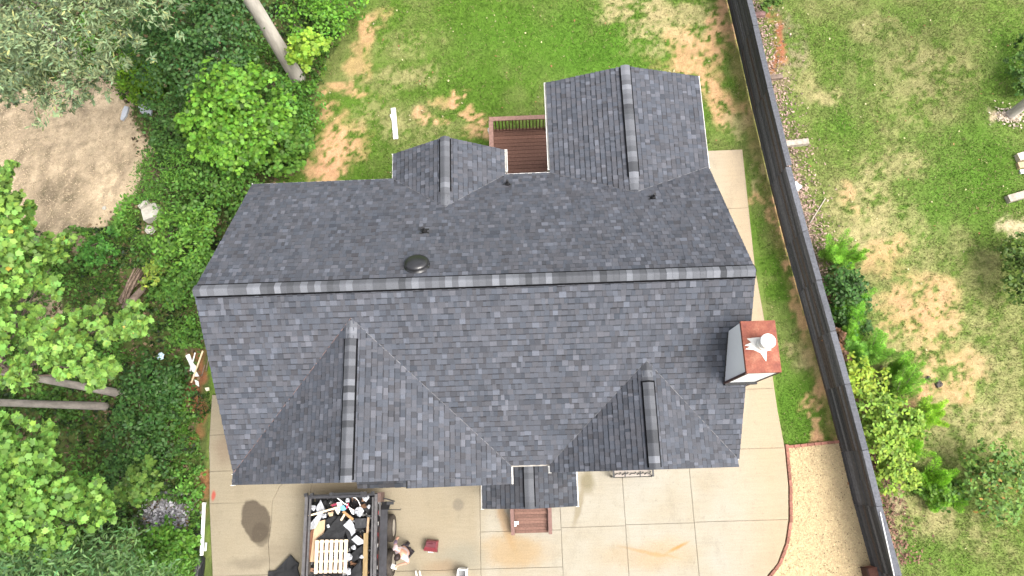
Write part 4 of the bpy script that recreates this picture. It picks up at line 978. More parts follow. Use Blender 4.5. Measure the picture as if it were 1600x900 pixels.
Fd = Vector((math.cos(hd), math.sin(hd), 0)); Sd = Vector((-Fd.y, Fd.x, 0))   # Sd = the person's left
B0 = Vector((fxp, fyp, .112)); up = Vector((0, 0, 1))
def pt(f_, s_, z): return B0 + Fd * f_ + Sd * s_ + up * z
pel, chest, neck = pt(-.05, 0, .92), pt(.0, 0, 1.30), pt(.03, 0, 1.46); head = pt(.09, 0, 1.61)
shL, shR = pt(.0, .19, 1.39), pt(.0, -.19, 1.39)
HL, HR = pt(.40, .10, 1.05), pt(-.16, -.40, 1.02)
J = [(pel, (.155, .12)), (pt(-.03, 0, 1.08), (.135, .105)), (chest, (.165, .12)), (neck, .058), (pt(.05, 0, 1.52), .06),
     (pt(0, .09, .82), .095), (pt(.05, .11, .47), .062), (pt(-.03, .12, .12), .045), (pt(.09, .13, .045), .042), (pt(.17, .135, .035), .03),
     (pt(-.04, -.09, .82), .095), (pt(.0, -.11, .47), .062), (pt(-.12, -.12, .12), .045), (pt(.0, -.13, .045), .042), (pt(.08, -.135, .035), .03),
     (shL, .062), (pt(.08, .30, 1.14), .044), (pt(.31, .14, 1.05), .034), (HL, (.04, .022)),
     (shR, .062), (pt(-.08, -.33, 1.24), .044), (pt(-.14, -.38, 1.10), .034), (HR, (.04, .022))]
Ed = [(0, 1), (1, 2), (2, 3), (3, 4), (0, 5), (5, 6), (6, 7), (7, 8), (8, 9), (0, 10), (10, 11), (11, 12), (12, 13), (13, 14), (2, 15), (15, 16), (16, 17), (17, 18), (2, 19), (19, 20), (20, 21), (21, 22)]
for (wr, dirv, side, palm) in ((18, (HL - pt(.31, .14, 1.05)).normalized(), -1, 0), (22, (HR - pt(-.14, -.38, 1.10)).normalized(), 1, 0)):
    base_i = wr; c_ = J[wr][0]; lat = dirv.cross(up).normalized()
    for k, ln in enumerate((.065, .078, .074, .058)):
        o_ = lat * (.028 - .019 * k); i0 = len(J)
        J.append((c_ + o_ + dirv * .045, .0095)); J.append((c_ + o_ * 1.1 + dirv * (.045 + ln * .55) - up * .008, .009)); J.append((c_ + o_ * 1.05 + dirv * (.045 + ln) - up * .028, .0075))
        Ed += [(base_i, i0), (i0, i0 + 1), (i0 + 1, i0 + 2)]
    i0 = len(J); J.append((c_ + lat * .042 * side + dirv * .005, .011)); J.append((c_ + lat * .058 * side + dirv * .045 - up * .01, .009)); Ed += [(base_i, i0), (i0, i0 + 1)]
body = skin_body('body', J, Ed, MAT['skin'], per)
# clothes: shirt and trousers slightly proud of the body
shirt = skin_body('shirt', [(pt(-.02, 0, .92), (.17, .135)), (pt(-.03, 0, 1.08), (.152, .122)), (chest, (.18, .138)), (pt(.02, 0, 1.42), .085),
        (shL, .078), (pt(.05, .26, 1.23), .062), (shR, .078), (pt(-.06, -.28, 1.30), .062)], [(0, 1), (1, 2), (2, 3), (2, 4), (4, 5), (2, 6), (6, 7)], MAT['cloth_pink'], per)
tro = skin_body('trousers', [(pt(-.02, 0, .90), (.165, .13)), (pt(0, .09, .80), .105), (pt(.05, .11, .47), .076), (pt(-.03, .12, .14), .062), (pt(-.04, -.09, .80), .105), (pt(.0, -.11, .47), .076), (pt(-.12, -.12, .14), .062)],
        [(0, 1), (1, 2), (2, 3), (0, 4), (4, 5), (5, 6)], MAT['cloth_dark'], per)
slv = skin_body('sleeve', [(pt(-.06, -.28, 1.30), .066), (pt(-.08, -.33, 1.24), .057), (pt(-.13, -.37, 1.12), .045)], [(0, 1), (1, 2)], MAT['sleeve'], per)
for s_ in (1, -1):
    mb = MB(); c_ = pt(.09 if s_ > 0 else .0, .128 * s_, .04); mb.box(c_, (.27, .10, .09), hd, bev=.02); mb.build('shoe', MAT['black'], per)
# head with face, ears and hair, looking down and forward
Hd = Matrix.Rotation(hd, 3, 'Z') @ Matrix.Rotation(.5, 3, 'Y')
def ell(mb, c_, r, n=16, m_=10, zlim=None):
    prof = []
    for j in range(m_ + 1):
        ph = math.pi * j / m_; prof.append((max(.001, math.sin(ph)), math.cos(ph)))
    vs = []; fs = []
    for (a_, b_) in prof:
        for k in range(n):
            th = 2 * math.pi * k / n; vs.append(head + Hd @ (Vector(c_) + Vector((a_ * math.cos(th) * r[0], a_ * math.sin(th) * r[1], b_ * r[2]))))
    for j in range(m_):
        for k in range(n): fs.append((j * n + k, (j + 1) * n + k, (j + 1) * n + (k + 1) % n, j * n + (k + 1) % n))
    mb.add(vs, fs)
mb = MB(); ell(mb, (0, 0, 0), (.098, .078, .118)); ell(mb, (.098, 0, -.015), (.02, .014, .024), 10, 6)
for s_ in (1, -1): ell(mb, (-.005, .08 * s_, -.01), (.018, .01, .03), 8, 6)
hdo = mb.build('head', MAT['skin'], per, smooth=True)
mb = MB()
for s_ in (1, -1): ell(mb, (.088, .032 * s_, .008), (.012, .014, .009), 8, 6)
mb.build('eye', MAT['hair'], hdo)
mb = MB(); ell(mb, (.084, 0, -.065), (.014, .026, .008), 8, 6); mb.build('mouth', plain('lips', (.35, .1, .09), .1), hdo)
mb = MB(); ell(mb, (-.018, 0, .026), (.104, .09, .112)); mb.build('hair', MAT['hair'], hdo, smooth=True)
c_ = pt(.46, .05, 1.02); mb = MB(); mb.box(c_, (.12, .16, .06), hd + .4, bev=.012); tag(mb.build('white_packet', MAT['white'], base=tuple(c_)), 'small white packet held in the hand of the dark haired person', 'packet')

# ------------------------------------------------------------------ straw bed with brick edging
BED = P((1228, 699), (1311, 691), (1326, 745), (1343, 812), (1372, 905), (1390, 960), (1150, 960), (1196, 902), (1212, 882), (1226, 850), (1234, 800), (1233, 757))
m, nt, b = mat_new('pale_straw_mulch', .95, .1)
n1 = noise_node(nt, 16, 6, .8); n2 = noise_node(nt, 60, 3, .7); n3 = noise_node(nt, 1.2, 4, .6)
r1 = ramp(nt, n1.outputs['Fac'], [(.25, (.25, .18, .09)), (.40, (.43, .34, .19)), (.62, (.48, .39, .235)), (.8, (.53, .45, .30))])
r2 = ramp(nt, n2.outputs['Fac'], [(.3, (.75,) * 3), (.7, (1.2,) * 3)]); r3 = ramp(nt, n3.outputs['Fac'], [(.3, (.9,) * 3), (.7, (1.06,) * 3)])
nt.links.new(mix(nt, mix(nt, r1.outputs['Color'], r2.outputs['Color'], 1.0, 'MULTIPLY'), r3.outputs['Color'], 1.0, 'MULTIPLY'), b.inputs['Base Color']); bump(nt, b, n1.outputs['Fac'], .8, .03)
mb = MB(); mb.prism(BED, -.05, .055); tag(mb.build('straw_bed', m), kind='structure')
def scatter(poly, n, rng=RNG):
    p = np.array(poly); lo, hi = p.min(0), p.max(0); out = np.zeros((0, 2))
    while len(out) < n:
        q_ = rng.uniform(lo, hi, (n * 2, 2)); q_ = q_[in_poly(q_[:, 0], q_[:, 1], poly)]; out = np.concatenate([out, q_])
    return out[:n]
s_ = scatter(BED, 9000); k_ = RNG.uniform(.55, 1.25, (9000, 1)); cc = np.array((.48, .37, .22)) * (.35 + .65 * k_); dk_ = RNG.random(9000) < .05; cc[dk_] = np.array((.09, .06, .04)); sz = RNG.uniform(.010, .034, 9000); sz[dk_] *= .8
tag(poly_cloud('straw_mulch', flakes(s_[:, 0], s_[:, 1], .062 + RNG.random(9000) * .015, sz, sz * .35, .25), 4, np.clip(cc, 0, .8), MAT['stone'], kind='stuff'), 'pale straw mulch in the bed between driveway and fence', 'mulch')
ed_ = thing('brick_edging', 'curved row of red brick edging round the pale straw bed', 'edging', (7.8, -.5, .05))
bme = MB(); bme.box((0, 0, 0), (.20, .095, .10), bev=.008); 
def place_bricks(line):
    t = 0.0
    for (a_, b_) in zip(line[:-1], line[1:]):
        a_, b_ = Vector(a_), Vector(b_); L = (b_ - a_).length; d = (b_ - a_) / L
        while t < L:
            p_ = a_ + d * t; k_ = random.uniform(.75, 1.3); mb = MB(); mb.box((0, 0, 0), (.198, .088, .10), bev=.008, col=(.25 * k_, .115 * k_, .085 * k_))
            me_ = mb.mesh('brick'); o = link('brick', me_, MAT['brick'], ed_)
            o.location = Vector((p_.x, p_.y, .085 + random.uniform(-.008, .008))) - ORIGIN[ed_.name]; o.rotation_euler = (random.uniform(-.03, .03), random.uniform(-.03, .03), math.atan2(d.y, d.x) + random.uniform(-.05, .05)); t += .21
        t -= L
off = .075
place_bricks([(x + off * .95, y - (off * .4 if y < -1.5 else 0)) for x, y in RIGHT if y < .6][:9])
place_bricks([tuple(v) for v in P((1233, 698), (1312, 690))])
x, y = at(1361, 893, .2)
bxo = thing('wooden_box', 'rusty brown wooden box between the straw bed and the fence', 'box', (x, y, .06)); RB = (.16, .07, .05)
for dx, w_ in ((-.17, .05), (.17, .05)):
    mb = MB(); mb.box((x + dx, y - .25, .25), (w_, .75, .4), .12, col=(.05, .025, .02)); mb.build('side_board', MAT['deck'], bxo)
mb = MB(); mb.box((x, y - .25, .40), (.30, .72, .04), .12, col=RB); mb.build('lid', MAT['deck'], bxo)
mb = MB(); mb.box((x + .02, y + .12, .25), (.34, .04, .38), .12, col=RB); mb.build('end_board', MAT['deck'], bxo)

# ------------------------------------------------------------------ vegetation
LEAF = {
    'lobed': np.array([(0, -.5), (.20, -.38), (.50, -.22), (.30, .02), (.46, .30), (.16, .26), (0, .50), (-.16, .26), (-.46, .30), (-.30, .02), (-.50, -.22), (-.20, -.38)]),
    'oval': np.array([(0, -.5), (.26, -.2), (.28, .12), (0, .5), (-.28, .12), (-.26, -.2)]),
    'narrow': np.array([(0, -.5), (.13, -.1), (.09, .25), (0, .5), (-.09, .25), (-.13, -.1)]),
    'needle': np.array([(-.04, -.5), (.04, -.5), (0, .5)]),
}
def leaf_polys(c, size, shape, tilt, rng, out=None, droop=.25, axis=None):
    """leaf-shaped polygons at points c; normals mostly up, leaning along 'out'; axis = optional long-axis directions"""
    S = LEAF[shape]; n = len(c)
    nrm = np.stack([rng.normal(0, tilt, n), rng.normal(0, tilt, n), np.ones(n)], 1)
    if out is not None: nrm = nrm + out
    nrm /= np.linalg.norm(nrm, axis=1)[:, None]
    ref = axis + rng.normal(0, .25, (n, 3)) if axis is not None else rng.normal(0, 1, (n, 3))
    if axis is None:
        y_ = ref - nrm * (ref * nrm).sum(1)[:, None]
    else: y_ = ref
    y_ /= np.linalg.norm(y_, axis=1)[:, None] + 1e-9
    x_ = np.cross(y_, nrm); x_ /= np.linalg.norm(x_, axis=1)[:, None] + 1e-9
    zz = np.cross(x_, y_)
    V = c[:, None, :] + size[:, None, None] * (x_[:, None, :] * S[None, :, 0:1] + y_[:, None, :] * S[None, :, 1:2] - zz[:, None, :] * (np.abs(S[None, :, 0:1]) * droop + droop * .5 * S[None, :, 1:2] ** 2))
    return V
def crown_points(lobes, n, rng, shell=.32, clump=26, cs=.2, zmin=-.35):
    """leaf positions in clumps over the outer shell of several lobes"""
    w = np.array([l[3] ** 2 for l in lobes]); w = w / w.sum(); pts = []; outs = []; cid = []
    for li, (x, y, z, r) in enumerate(lobes):
        m_ = max(3, int(n * w[li] / clump)); d = rng.normal(0, 1, (m_ * 3, 3)); d /= np.linalg.norm(d, axis=1)[:, None]; d = d[d[:, 2] > zmin][:m_]
        rr = r * (1 - shell * rng.random(len(d)) ** 1.6) * (.78 + .44 * vnoise(d[:, 0] * 2.6 + li * 9 + x, d[:, 1] * 2.6 + d[:, 2] * 2 + y, 5))
        cc_ = np.array((x, y, z)) + d * rr[:, None] * np.array((1, 1, .8))
        k = rng.integers(int(clump * .5), int(clump * 1.5), len(cc_)); rep = np.repeat(np.arange(len(cc_)), k)
        p = cc_[rep] + rng.normal(0, 1, (len(rep), 3)) * np.array((cs, cs, cs * .45)) * min(1.0, r) 
        pts.append(p); outs.append(d[rep]); cid.append(rng.normal(0, 1, len(cc_))[rep])
    return np.concatenate(pts), np.concatenate(outs), np.concatenate(cid)
def leaf_cols(n, cid, base, rng, var=.22, cv=.16, flecks=None):
    k = np.clip(1 + rng.normal(0, var, (n, 1)) + (cv * cid)[:, None], .3, 2.2); h = rng.normal(0, .10, n)
    c = np.array(base) * k; c[:, 0] *= 1 + h; c[:, 2] *= 1 - h * .5
    if flecks:
        f_, fc = flecks; m_ = rng.random(n) < f_; c[m_] = np.array(fc) * rng.uniform(.7, 1.2, (m_.sum(), 1))
    return np.clip(c, .004, .8)
def limbs(mb, base, fork_z, lobes, r0, bend=None):
    bx, by, bz = base; top = Vector((bx + (bend[0] if bend else 0), by + (bend[1] if bend else 0), fork_z))
    b0 = Vector(base); mb.tube([b0 - Vector((0, 0, .1)), b0 + Vector((0, 0, .12)), b0 + (top - b0) * .33, b0 + (top - b0) * .66, top], [r0 * 1.45, r0 * 1.12, r0 * .95, r0 * .85, r0 * .72], 12)
    br_ = MB()
    for (x, y, z, r) in lobes:
        e = top.lerp(Vector((x, y, z - .1)), .82); mid = (top + e) / 2 + Vector((random.uniform(-.2, .2), random.uniform(-.2, .2), .15))
        br_.tube([top - (top - b0).normalized() * .1, mid, e], [r0 * .45, r0 * .24, r0 * .10], 7)
        for k in range(5):
            d = Vector((random.gauss(0, 1), random.gauss(0, 1), random.gauss(.2, .6))).normalized(); s_ = mid.lerp(e, random.uniform(.2, 1)); d.z = min(d.z, .1); br_.tube([s_, s_ + d * r * .35, s_ + d * r * .6], [r0 * .10, r0 * .06, r0 * .02], 5)
    return br_
def tree(name, label, cat, base, lobes, n, shape, size, col, r0=.14, tilt=.45, bark='bark', fork=None, flecks=None, seed=1, clump=24, cs=.2, shell=.32, bend=None, group=None, var=.22, cv=.16, zmin=-.35, droop=.25, outk=.35, sub=0):
    rng = np.random.default_rng(seed); t = thing(name, label, cat, base, group); big = lobes
    if sub:      # split each lobe into foliage masses with gaps between
        lobes = []
        for (x, y, z, r) in big:
            for k in range(max(3, int(sub * r ** 1.3))):
                d = rng.normal(0, 1, 3); d /= np.linalg.norm(d); d[2] = abs(d[2]) * .9 - .15
                q_ = r * rng.uniform(.45, .85); lobes.append((x + d[0] * q_, y + d[1] * q_, z + d[2] * q_ * .8, max(.22, r * rng.uniform(.22, .42))))
    mb = MB(); limbs(mb, base, fork if fork else base[2] + (min(l[2] for l in big) - base[2]) * .7, big, r0, bend).build('branches', MAT['bark_dark'], t); mb.build('trunk' if cat == 'tree' else 'stem', MAT[bark], t, smooth=True)
    p, o, ci = crown_points(lobes, n, rng, shell, clump, cs, zmin); m_ = p[:, 2] > .05; p, o, ci = p[m_], o[m_], ci[m_]
    V = leaf_polys(p, rng.uniform(size[0], size[1], len(p)), shape, tilt, rng, o * outk, droop)
    poly_cloud('crown' if cat == 'tree' else 'foliage', V, V.shape[1], leaf_cols(len(p), ci, col, rng, var, cv, flecks), MAT['leaf'], t, kind='stuff'); return t
def LB(*l):   # lobes from survey points (px, py, height, radius)
    return [(*at(a_, b_, z), z, r) for a_, b_, z, r in l]
def GB(px, py): return (*at(px, py), 0.0)
BRIGHT = (.15, .27, .035); MID = (.075, .165, .024); DARK = (.055, .125, .024); GREY = (.17, .225, .11); YEL = (.23, .30, .04)
tree('tree', 'grey green oak at the upper left corner over the bare clearing', 'tree', GB(120, 90), LB((60, 40, 8.0, 2.3), (150, 50, 7.5, 1.7), (40, 120, 7.0, 1.5), (115, 115, 7.0, 1.4), (130, 165, 6.5, .7), (215, 25, 7.0, 1.5), (-60, 60, 7.5, 2.2), (100, -50, 8.0, 2.3), (20, 150, 6.0, .8)), 24000, 'narrow', (.10, .18), GREY, .2, .5, seed=21, flecks=(.04, (.36, .37, .14)), clump=20, cs=.15, shell=.6, cv=.25, zmin=-.7, sub=9)
tree('tree', 'dark green tree behind the pale tall trunk at the top left', 'tree', GB(350, 100), LB((300, 30, 4.2, 1.6), (270, 95, 3.6, 1.3), (340, 100, 2.6, 1.0), (240, 60, 4.0, 1.0), (355, 15, 3.4, 1.1), (320, -60, 4.5, 1.8)), 9000, 'oval', (.09, .16), (.052, .12, .03), .12, .5, seed=22, clump=18, shell=.5, flecks=(.03, (.16, .12, .06)))
tree('tree', 'bright green broad leaved tree left of the rear roof corner', 'tree', GB(395, 185), LB((345, 125, 4.6, .62), (365, 145, 4.5, .6), (325, 165, 4.1, .6), (305, 195, 3.6, .5), (385, 180, 3.8, .7), (350, 200, 3.8, .6), (360, 235, 3.3, .65), (425, 190, 3.0, .6), (405, 120, 2.8, .4), (320, 225, 3.2, .45), (400, 220, 3.2, .5), (440, 165, 2.6, .4)), 6400, 'lobed', (.095, .17), (.105, .235, .024), .1, .45, seed=23, clump=12, cs=.17, shell=.6, var=.3, cv=.22, zmin=-.8)
tall = tree('tree', 'tall tree with a straight pale grey trunk at the top edge', 'tree', GB(465, 122), [(-8.6, 15.0, 13.5, 1.8), (-7.4, 13.6, 13.0, 1.4), (-9.2, 13.3, 14.0, 1.6)], 2500, 'oval', (.14, .22), MID, .24, .5, fork=12.3, seed=24)
tree('tree', 'large pale green maple leaning in from the left edge above two grey trunks', 'tree', GB(190, 615), LB((0, 395, 6.4, 1.15), (-60, 350, 6.5, 1.5), (25, 335, 5.8, .62), (65, 400, 5.4, .55), (95, 380, 5.0, .35), (45, 460, 6.0, .85), (140, 510, 5.0, .72), (212, 495, 4.6, .48), (185, 520, 4.7, .5), (165, 585, 4.6, .42), (90, 520, 5.6, .7), (115, 560, 5.2, .66), (60, 545, 5.8, .8), (20, 580, 5.6, .5), (150, 575, 4.8, .36), (-60, 500, 6.6, 1.4), (15, 275, 5.2, .28), (-10, 300, 5.4, .5)), 12500, 'lobed', (.10, .195), (.145, .265, .048), .125, .42, fork=3.6, seed=25, clump=13, cs=.2, flecks=(.003, (.45, .34, .06)), bend=(-1.5, .3), var=.28, cv=.16, shell=.6, zmin=-.8, sub=22, bark='bark_mid')
tree('tree', 'pale green maple crown at the lower left edge', 'tree', GB(165, 635), LB((10, 690, 6.2, .75), (70, 690, 5.6, .5), (50, 760, 6.0, 1.05), (125, 785, 5.4, .72), (10, 800, 6.2, 1.0), (85, 830, 5.6, .7), (165, 800, 4.8, .45), (-60, 740, 6.4, 1.4), (70, 725, 5.4, .6)), 11500, 'lobed', (.10, .185), (.122, .24, .04), .12, .42, fork=4.4, seed=26, clump=13, cs=.2, flecks=(.003, (.45, .34, .06)), bend=(-3.0, -.1), var=.28, cv=.16, shell=.6, zmin=-.8, sub=22, bark='bark_mid')
tree('tree', 'grey green fine leaved tree in the bottom left corner', 'tree', GB(120, 930), LB((30, 890, 5.5, 1.2), (100, 905, 5.0, 1.1), (180, 890, 4.2, .95), (-40, 880, 5.5, 1.2), (150, 950, 4.6, 1.4), (60, 960, 5.2, 1.5), (235, 925, 3.2, .8)), 8000, 'narrow', (.11, .19), (.085, .165, .052), .14, .5, seed=27, clump=18, shell=.45)
tree('tree', 'tree with a bare pale trunk cut by the right edge', 'tree', GB(1578, 180), [(17.4, 11.8, 7.4, 1.2), (18.6, 12.3, 8.2, 1.6), (18.3, 11.0, 7.8, 1.3)], 2600, 'oval', (.1, .17), MID, .15, .5, fork=6.4, seed=28)
BG = 'bushes along the left side of the house'
bushes = [
    ('bright bush at the top edge left of the lawn', (525, 25), [(525, 20, 1.6, .8), (480, 25, 2.2, .9), (545, 5, 1.2, .6), (500, -20, 2.0, 1.0)], 2200, (.10, .24, .022), 'oval'),
    ('yellow green bush right of the tall pale trunk', (480, 75), [(478, 72, 2.6, .55), (497, 66, 2.2, .4), (465, 90, 2.0, .45)], 750, (.20, .34, .035), 'lobed'),
    ('mid green bush in front of the tall trunk', (440, 160), [(445, 150, 1.4, .6), (470, 190, 1.2, .7), (425, 130, 1.5, .5), (485, 150, .8, .5)], 1500, (.07, .17, .022), 'oval'),
    ('leafy bush left of the rear eave corner', (440, 225), [(440, 220, 1.6, .7), (465, 215, 1.3, .6), (410, 245, 1.6, .6), (455, 255, .9, .5)], 1500, (.088, .19, .025), 'lobed'),
    ('dark bush at the right side of the bare clearing', (270, 210), [(285, 180, 2.2, .8), (265, 215, 1.6, .8), (250, 165, 1.8, .6)], 1900, DARK, 'oval'),
    ('feathery mid green bush above the broken concrete', (255, 290), [(245, 265, 1.5, .7), (270, 300, 1.5, .8), (225, 300, 1.1, .5), (285, 255, 1.8, .7)], 2200, (.08, .19, .024), 'narrow'),
    ('dense dark green bush left of the roof slope', (335, 290), [(330, 270, 1.8, .9), (370, 285, 1.4, .8), (315, 310, 1.6, .8), (385, 320, 1.1, .6)], 2600, (.078, .175, .026), 'oval'),
    ('bright green bush right of the broken concrete', (280, 375), [(265, 365, 1.8, .7), (285, 395, 1.6, .8), (310, 350, 1.6, .7), (258, 400, 1.1, .45)], 2200, (.10, .22, .028), 'oval'),
    ('mid green bush against the left end of the ridge', (300, 440), [(285, 440, 1.0, .6), (305, 420, 1.4, .6), (270, 460, .9, .5)], 1500, (.085, .19, .028), 'oval'),
    ('small yellow green bush beside the branch heap', (240, 425), [(245, 420, 1.0, .4), (235, 432, .8, .35)], 420, (.19, .27, .04), 'oval'),
    ('dark bush between the two grey trunks and the house', (240, 610), [(225, 590, 1.2, .7), (260, 600, .9, .7), (215, 640, 1.2, .7), (245, 650, 1.0, .7)], 2400, (.042, .105, .022), 'oval'),
    ('dark bush in the shade below the grey trunks', (215, 710), [(200, 690, 1.2, .7), (240, 710, 1.1, .8), (190, 740, 1.2, .7)], 2000, (.045, .11, .022), 'oval'),
    ('leafy sapling right of the lower left tree', (220, 745), [(225, 740, 2.0, .5), (210, 765, 1.7, .45), (195, 775, 1.6, .4)], 520, (.11, .20, .035), 'lobed'),
    ('bright low bush beside the ash grey gravel', (275, 850), [(270, 850, .9, .6), (250, 870, 1.0, .6), (290, 870, .7, .5), (255, 835, .7, .4)], 1700, (.085, .2, .022), 'oval'),
    ('low green bush at the bottom left near the downspout', (285, 885), [(285, 895, .8, .5), (265, 905, .9, .6), (240, 900, 1.2, .6)], 1300, (.075, .18, .022), 'narrow'),
    ('bright green ground bush at the top of the clearing', (225, 120), [(215, 110, .7, .7), (225, 140, .6, .6), (200, 130, .5, .5), (230, 95, .6, .5)], 1900, (.12, .24, .012), 'oval'),
    ('small bright bush left of the branch heap', (150, 390), [(150, 385, .5, .4), (165, 400, .5, .4), (135, 400, .4, .35), (170, 370, .4, .3)], 900, (.07, .20, .03), 'oval'),
]
for i, (lab, b_, lb, n, c_, shp) in enumerate(bushes):
    tree('bush', lab, 'bush', GB(*b_), LB(*lb), n, shp, (.06, .16) if shp != 'lobed' else (.08, .19), c_, .04, .5, 'bark_dark', seed=100 + i, clump=14, cs=.16, shell=.5, group=BG, zmin=-.6)
RG = 'broad leaved bushes beyond the fence'
rb_ = [('yellow green bush leaning on the fence beyond the chimney', (1350, 590), [(1340, 580, 1.2, .5), (1360, 595, 1.0, .5), (1347, 608, 1.0, .42), (1328, 572, 1.1, .3)], 900, (.24, .34, .035)),
       ('broad yellow green bush below the pale fence cap', (1385, 655), [(1372, 642, 1.2, .62), (1400, 648, 1.0, .7), (1385, 675, 1.0, .6), (1420, 665, .8, .5), (1366, 670, 1.1, .42)], 1900, (.17, .28, .035)),
       ('yellow green bush trailing down beside the fence', (1390, 720), [(1383, 700, 1.0, .55), (1402, 725, 1.0, .55), (1390, 748, .9, .48), (1415, 745, .8, .42), (1375, 690, 1.1, .42)], 1600, (.20, .31, .038)),
       ('spreading bush with yellowing leaves on the neighbouring lawn', (1545, 755), [(1550, 725, .9, .6), (1530, 745, 1.0, .6), (1575, 760, 1.1, .7), (1545, 780, .9, .55), (1590, 730, .9, .5), (1510, 735, .6, .35), (1570, 800, .6, .4)], 1700, (.11, .20, .035)),
       ('dark rounded bush cut by the right edge', (1600, 425), [(1590, 400, 1.0, .55), (1605, 430, 1.1, .6), (1610, 390, 1.0, .6), (1598, 450, .8, .5)], 1500, (.075, .13, .02)),
       ('tiny bush at the top end of the fence', (1203, 10), [(1203, 8, .5, .3), (1208, 2, .6, .3)], 340, (.10, .18, .03)),
       ('dark low bush just right of the fence below the plume tree', (1318, 460), [(1312, 435, .7, .5), (1325, 465, .8, .65), (1312, 490, .6, .5), (1335, 500, .7, .5), (1335, 440, .6, .4)], 2200, (.045, .11, .02)),
       ('red brown withered bush hanging on the fence', (1312, 545), [(1308, 535, .9, .32), (1313, 558, .9, .34), (1305, 520, .7, .25)], 620, (.16, .085, .045)),
       ('low grass green bush at the foot of the yellowing bush', (1480, 770), [(1475, 770, .4, .45), (1495, 765, .4, .4), (1455, 765, .4, .4)], 900, (.085, .18, .02)),
       ('dark green shrub at the upper right edge', (1598, 110), [(1600, 100, .6, .5), (1610, 130, .5, .5), (1605, 70, .5, .4)], 1000, (.06, .13, .02))]
for i, (lab, b_, lb, n, c_) in enumerate(rb_):
    tree('bush', lab, 'bush', GB(*b_), LB(*lb), n, 'oval', (.09, .155), c_, .035, .5, 'bark_dark', seed=140 + i, clump=11, cs=.13, shell=.55, group=RG, zmin=-.5, flecks=(.05, (.36, .22, .06)) if i == 3 else None)
def plume(label, base, tip, zt, r, n, col, seed):
    r = r * 1.3; n = int(n * 1.35)
    """feathery upright evergreen: needle sprays along several rising shoots"""
    rng = np.random.default_rng(seed); bx, by = at(*base); tx, ty = at(*tip, zt); t = thing('feathery_evergreen', label, 'conifer', (bx, by, 0), 'feathery evergreens beyond the fence')
    mb = MB(); pts = []; axs = []; A = np.array((bx, by, .05)); B = np.array((tx, ty, zt)); shoots = []
    S_ = 14
    for k in range(S_):
        e = A + (B - A) * rng.uniform(.45, 1.0) + np.append(rng.normal(0, r * .5, 2), rng.normal(0, .08)); s0 = A + (B - A) * rng.uniform(0, .35) + np.append(rng.normal(0, r * .25, 2), 0)
        mb.tube([tuple(s0), tuple((s0 + e) / 2), tuple(e)], [.012, .008, .003], 5); shoots.append((s0, e))
    mb.build('stem', MAT['bark_dark'], t)
    for (s0, e) in shoots:
        m_ = n // S_; u_ = rng.random(m_) ** .85; d = (e - s0) / np.linalg.norm(e - s0); rad = r * .40 * np.sqrt(np.clip(1.06 - u_, 0, 1)) * np.clip(.4 + u_ * 2, 0, 1) + .02
        v_ = rng.normal(0, 1, (m_, 3)); v_ -= d * (v_ @ d)[:, None]; v_ /= np.linalg.norm(v_, axis=1)[:, None]
        pts.append(s0 + (e - s0) * u_[:, None] + v_ * (rad * rng.random(m_) ** .5)[:, None]); axs.append(d * .7 + v_ * .8)
    p = np.concatenate(pts); ax = np.concatenate(axs); cid = np.repeat(rng.normal(0, 1, S_), n // S_)
    V = leaf_polys(p, rng.uniform(.045, .10, len(p)), 'needle', 1.0, rng, None, 0, ax)
    # make sprays wider than single needles
    poly_cloud('foliage', V, 3, leaf_cols(len(p), cid, np.array(col) * np.array((1.25, 1.15, 1.15)), rng, .35, .2), MAT['leaf'], t, kind='stuff')
LEAF['needle'] = np.array([(-.07, -.5), (.07, -.5), (0, .5)])
PL = (0.180, 0.405, 0.045)
for i, (lab, b_, tp, z, r, c_) in enumerate([
        ('feathery evergreen nearest the top of the row, two plumes', (1302, 410), (1322, 378), 1.7, .42, PL), ('slender feathery shoot leaning right beside the topmost plumes', (1318, 415), (1352, 388), 1.2, .22, (0.195, 0.420, 0.045)),
        ('bushy evergreen plume second from the top of the row', (1308, 500), (1345, 468), 1.5, .42, (0.165, 0.390, 0.045)), ('short evergreen below the second plume', (1330, 530), (1352, 508), 1.3, .38, PL),
        ('evergreen plume spreading right of the withered bush', (1345, 560), (1400, 530), 1.5, .40, (0.173, 0.383, 0.053)), ('pale evergreen plume close to the fence side', (1325, 565), (1345, 545), 1.3, .42, (0.173, 0.383, 0.068)),
        ('long evergreen plume pointing to the bare patch', (1385, 590), (1428, 565), 1.5, .36, PL), ('lower long evergreen plume beside the bare patch', (1390, 615), (1445, 580), 1.5, .34, (0.195, 0.420, 0.053)),
        ('evergreen plume right of the broad yellow green bush', (1425, 660), (1466, 628), 1.4, .40, (0.225, 0.450, 0.038)), ('lowest bright evergreen plume of the middle group', (1440, 655), (1468, 640), 1.2, .30, (0.240, 0.450, 0.038)),
        ('soft evergreen behind the trailing yellow green bush', (1405, 700), (1440, 690), 1.1, .36, (0.195, 0.405, 0.038)), ('soft bright evergreen at the lower end of the row', (1445, 760), (1466, 738), 1.1, .42, (0.180, 0.405, 0.030)), ('low spreading evergreen left of the yellowing bush', (1455, 780), (1480, 772), .7, .40, (0.173, 0.375, 0.038)),
        ('small evergreen tuft against the dark mulch', (1385, 628), (1398, 618), .8, .25, (0.165, 0.360, 0.038))]):
    plume(lab, b_, tp, z, r, int(10500 * (r / .4)), c_, 300 + i)

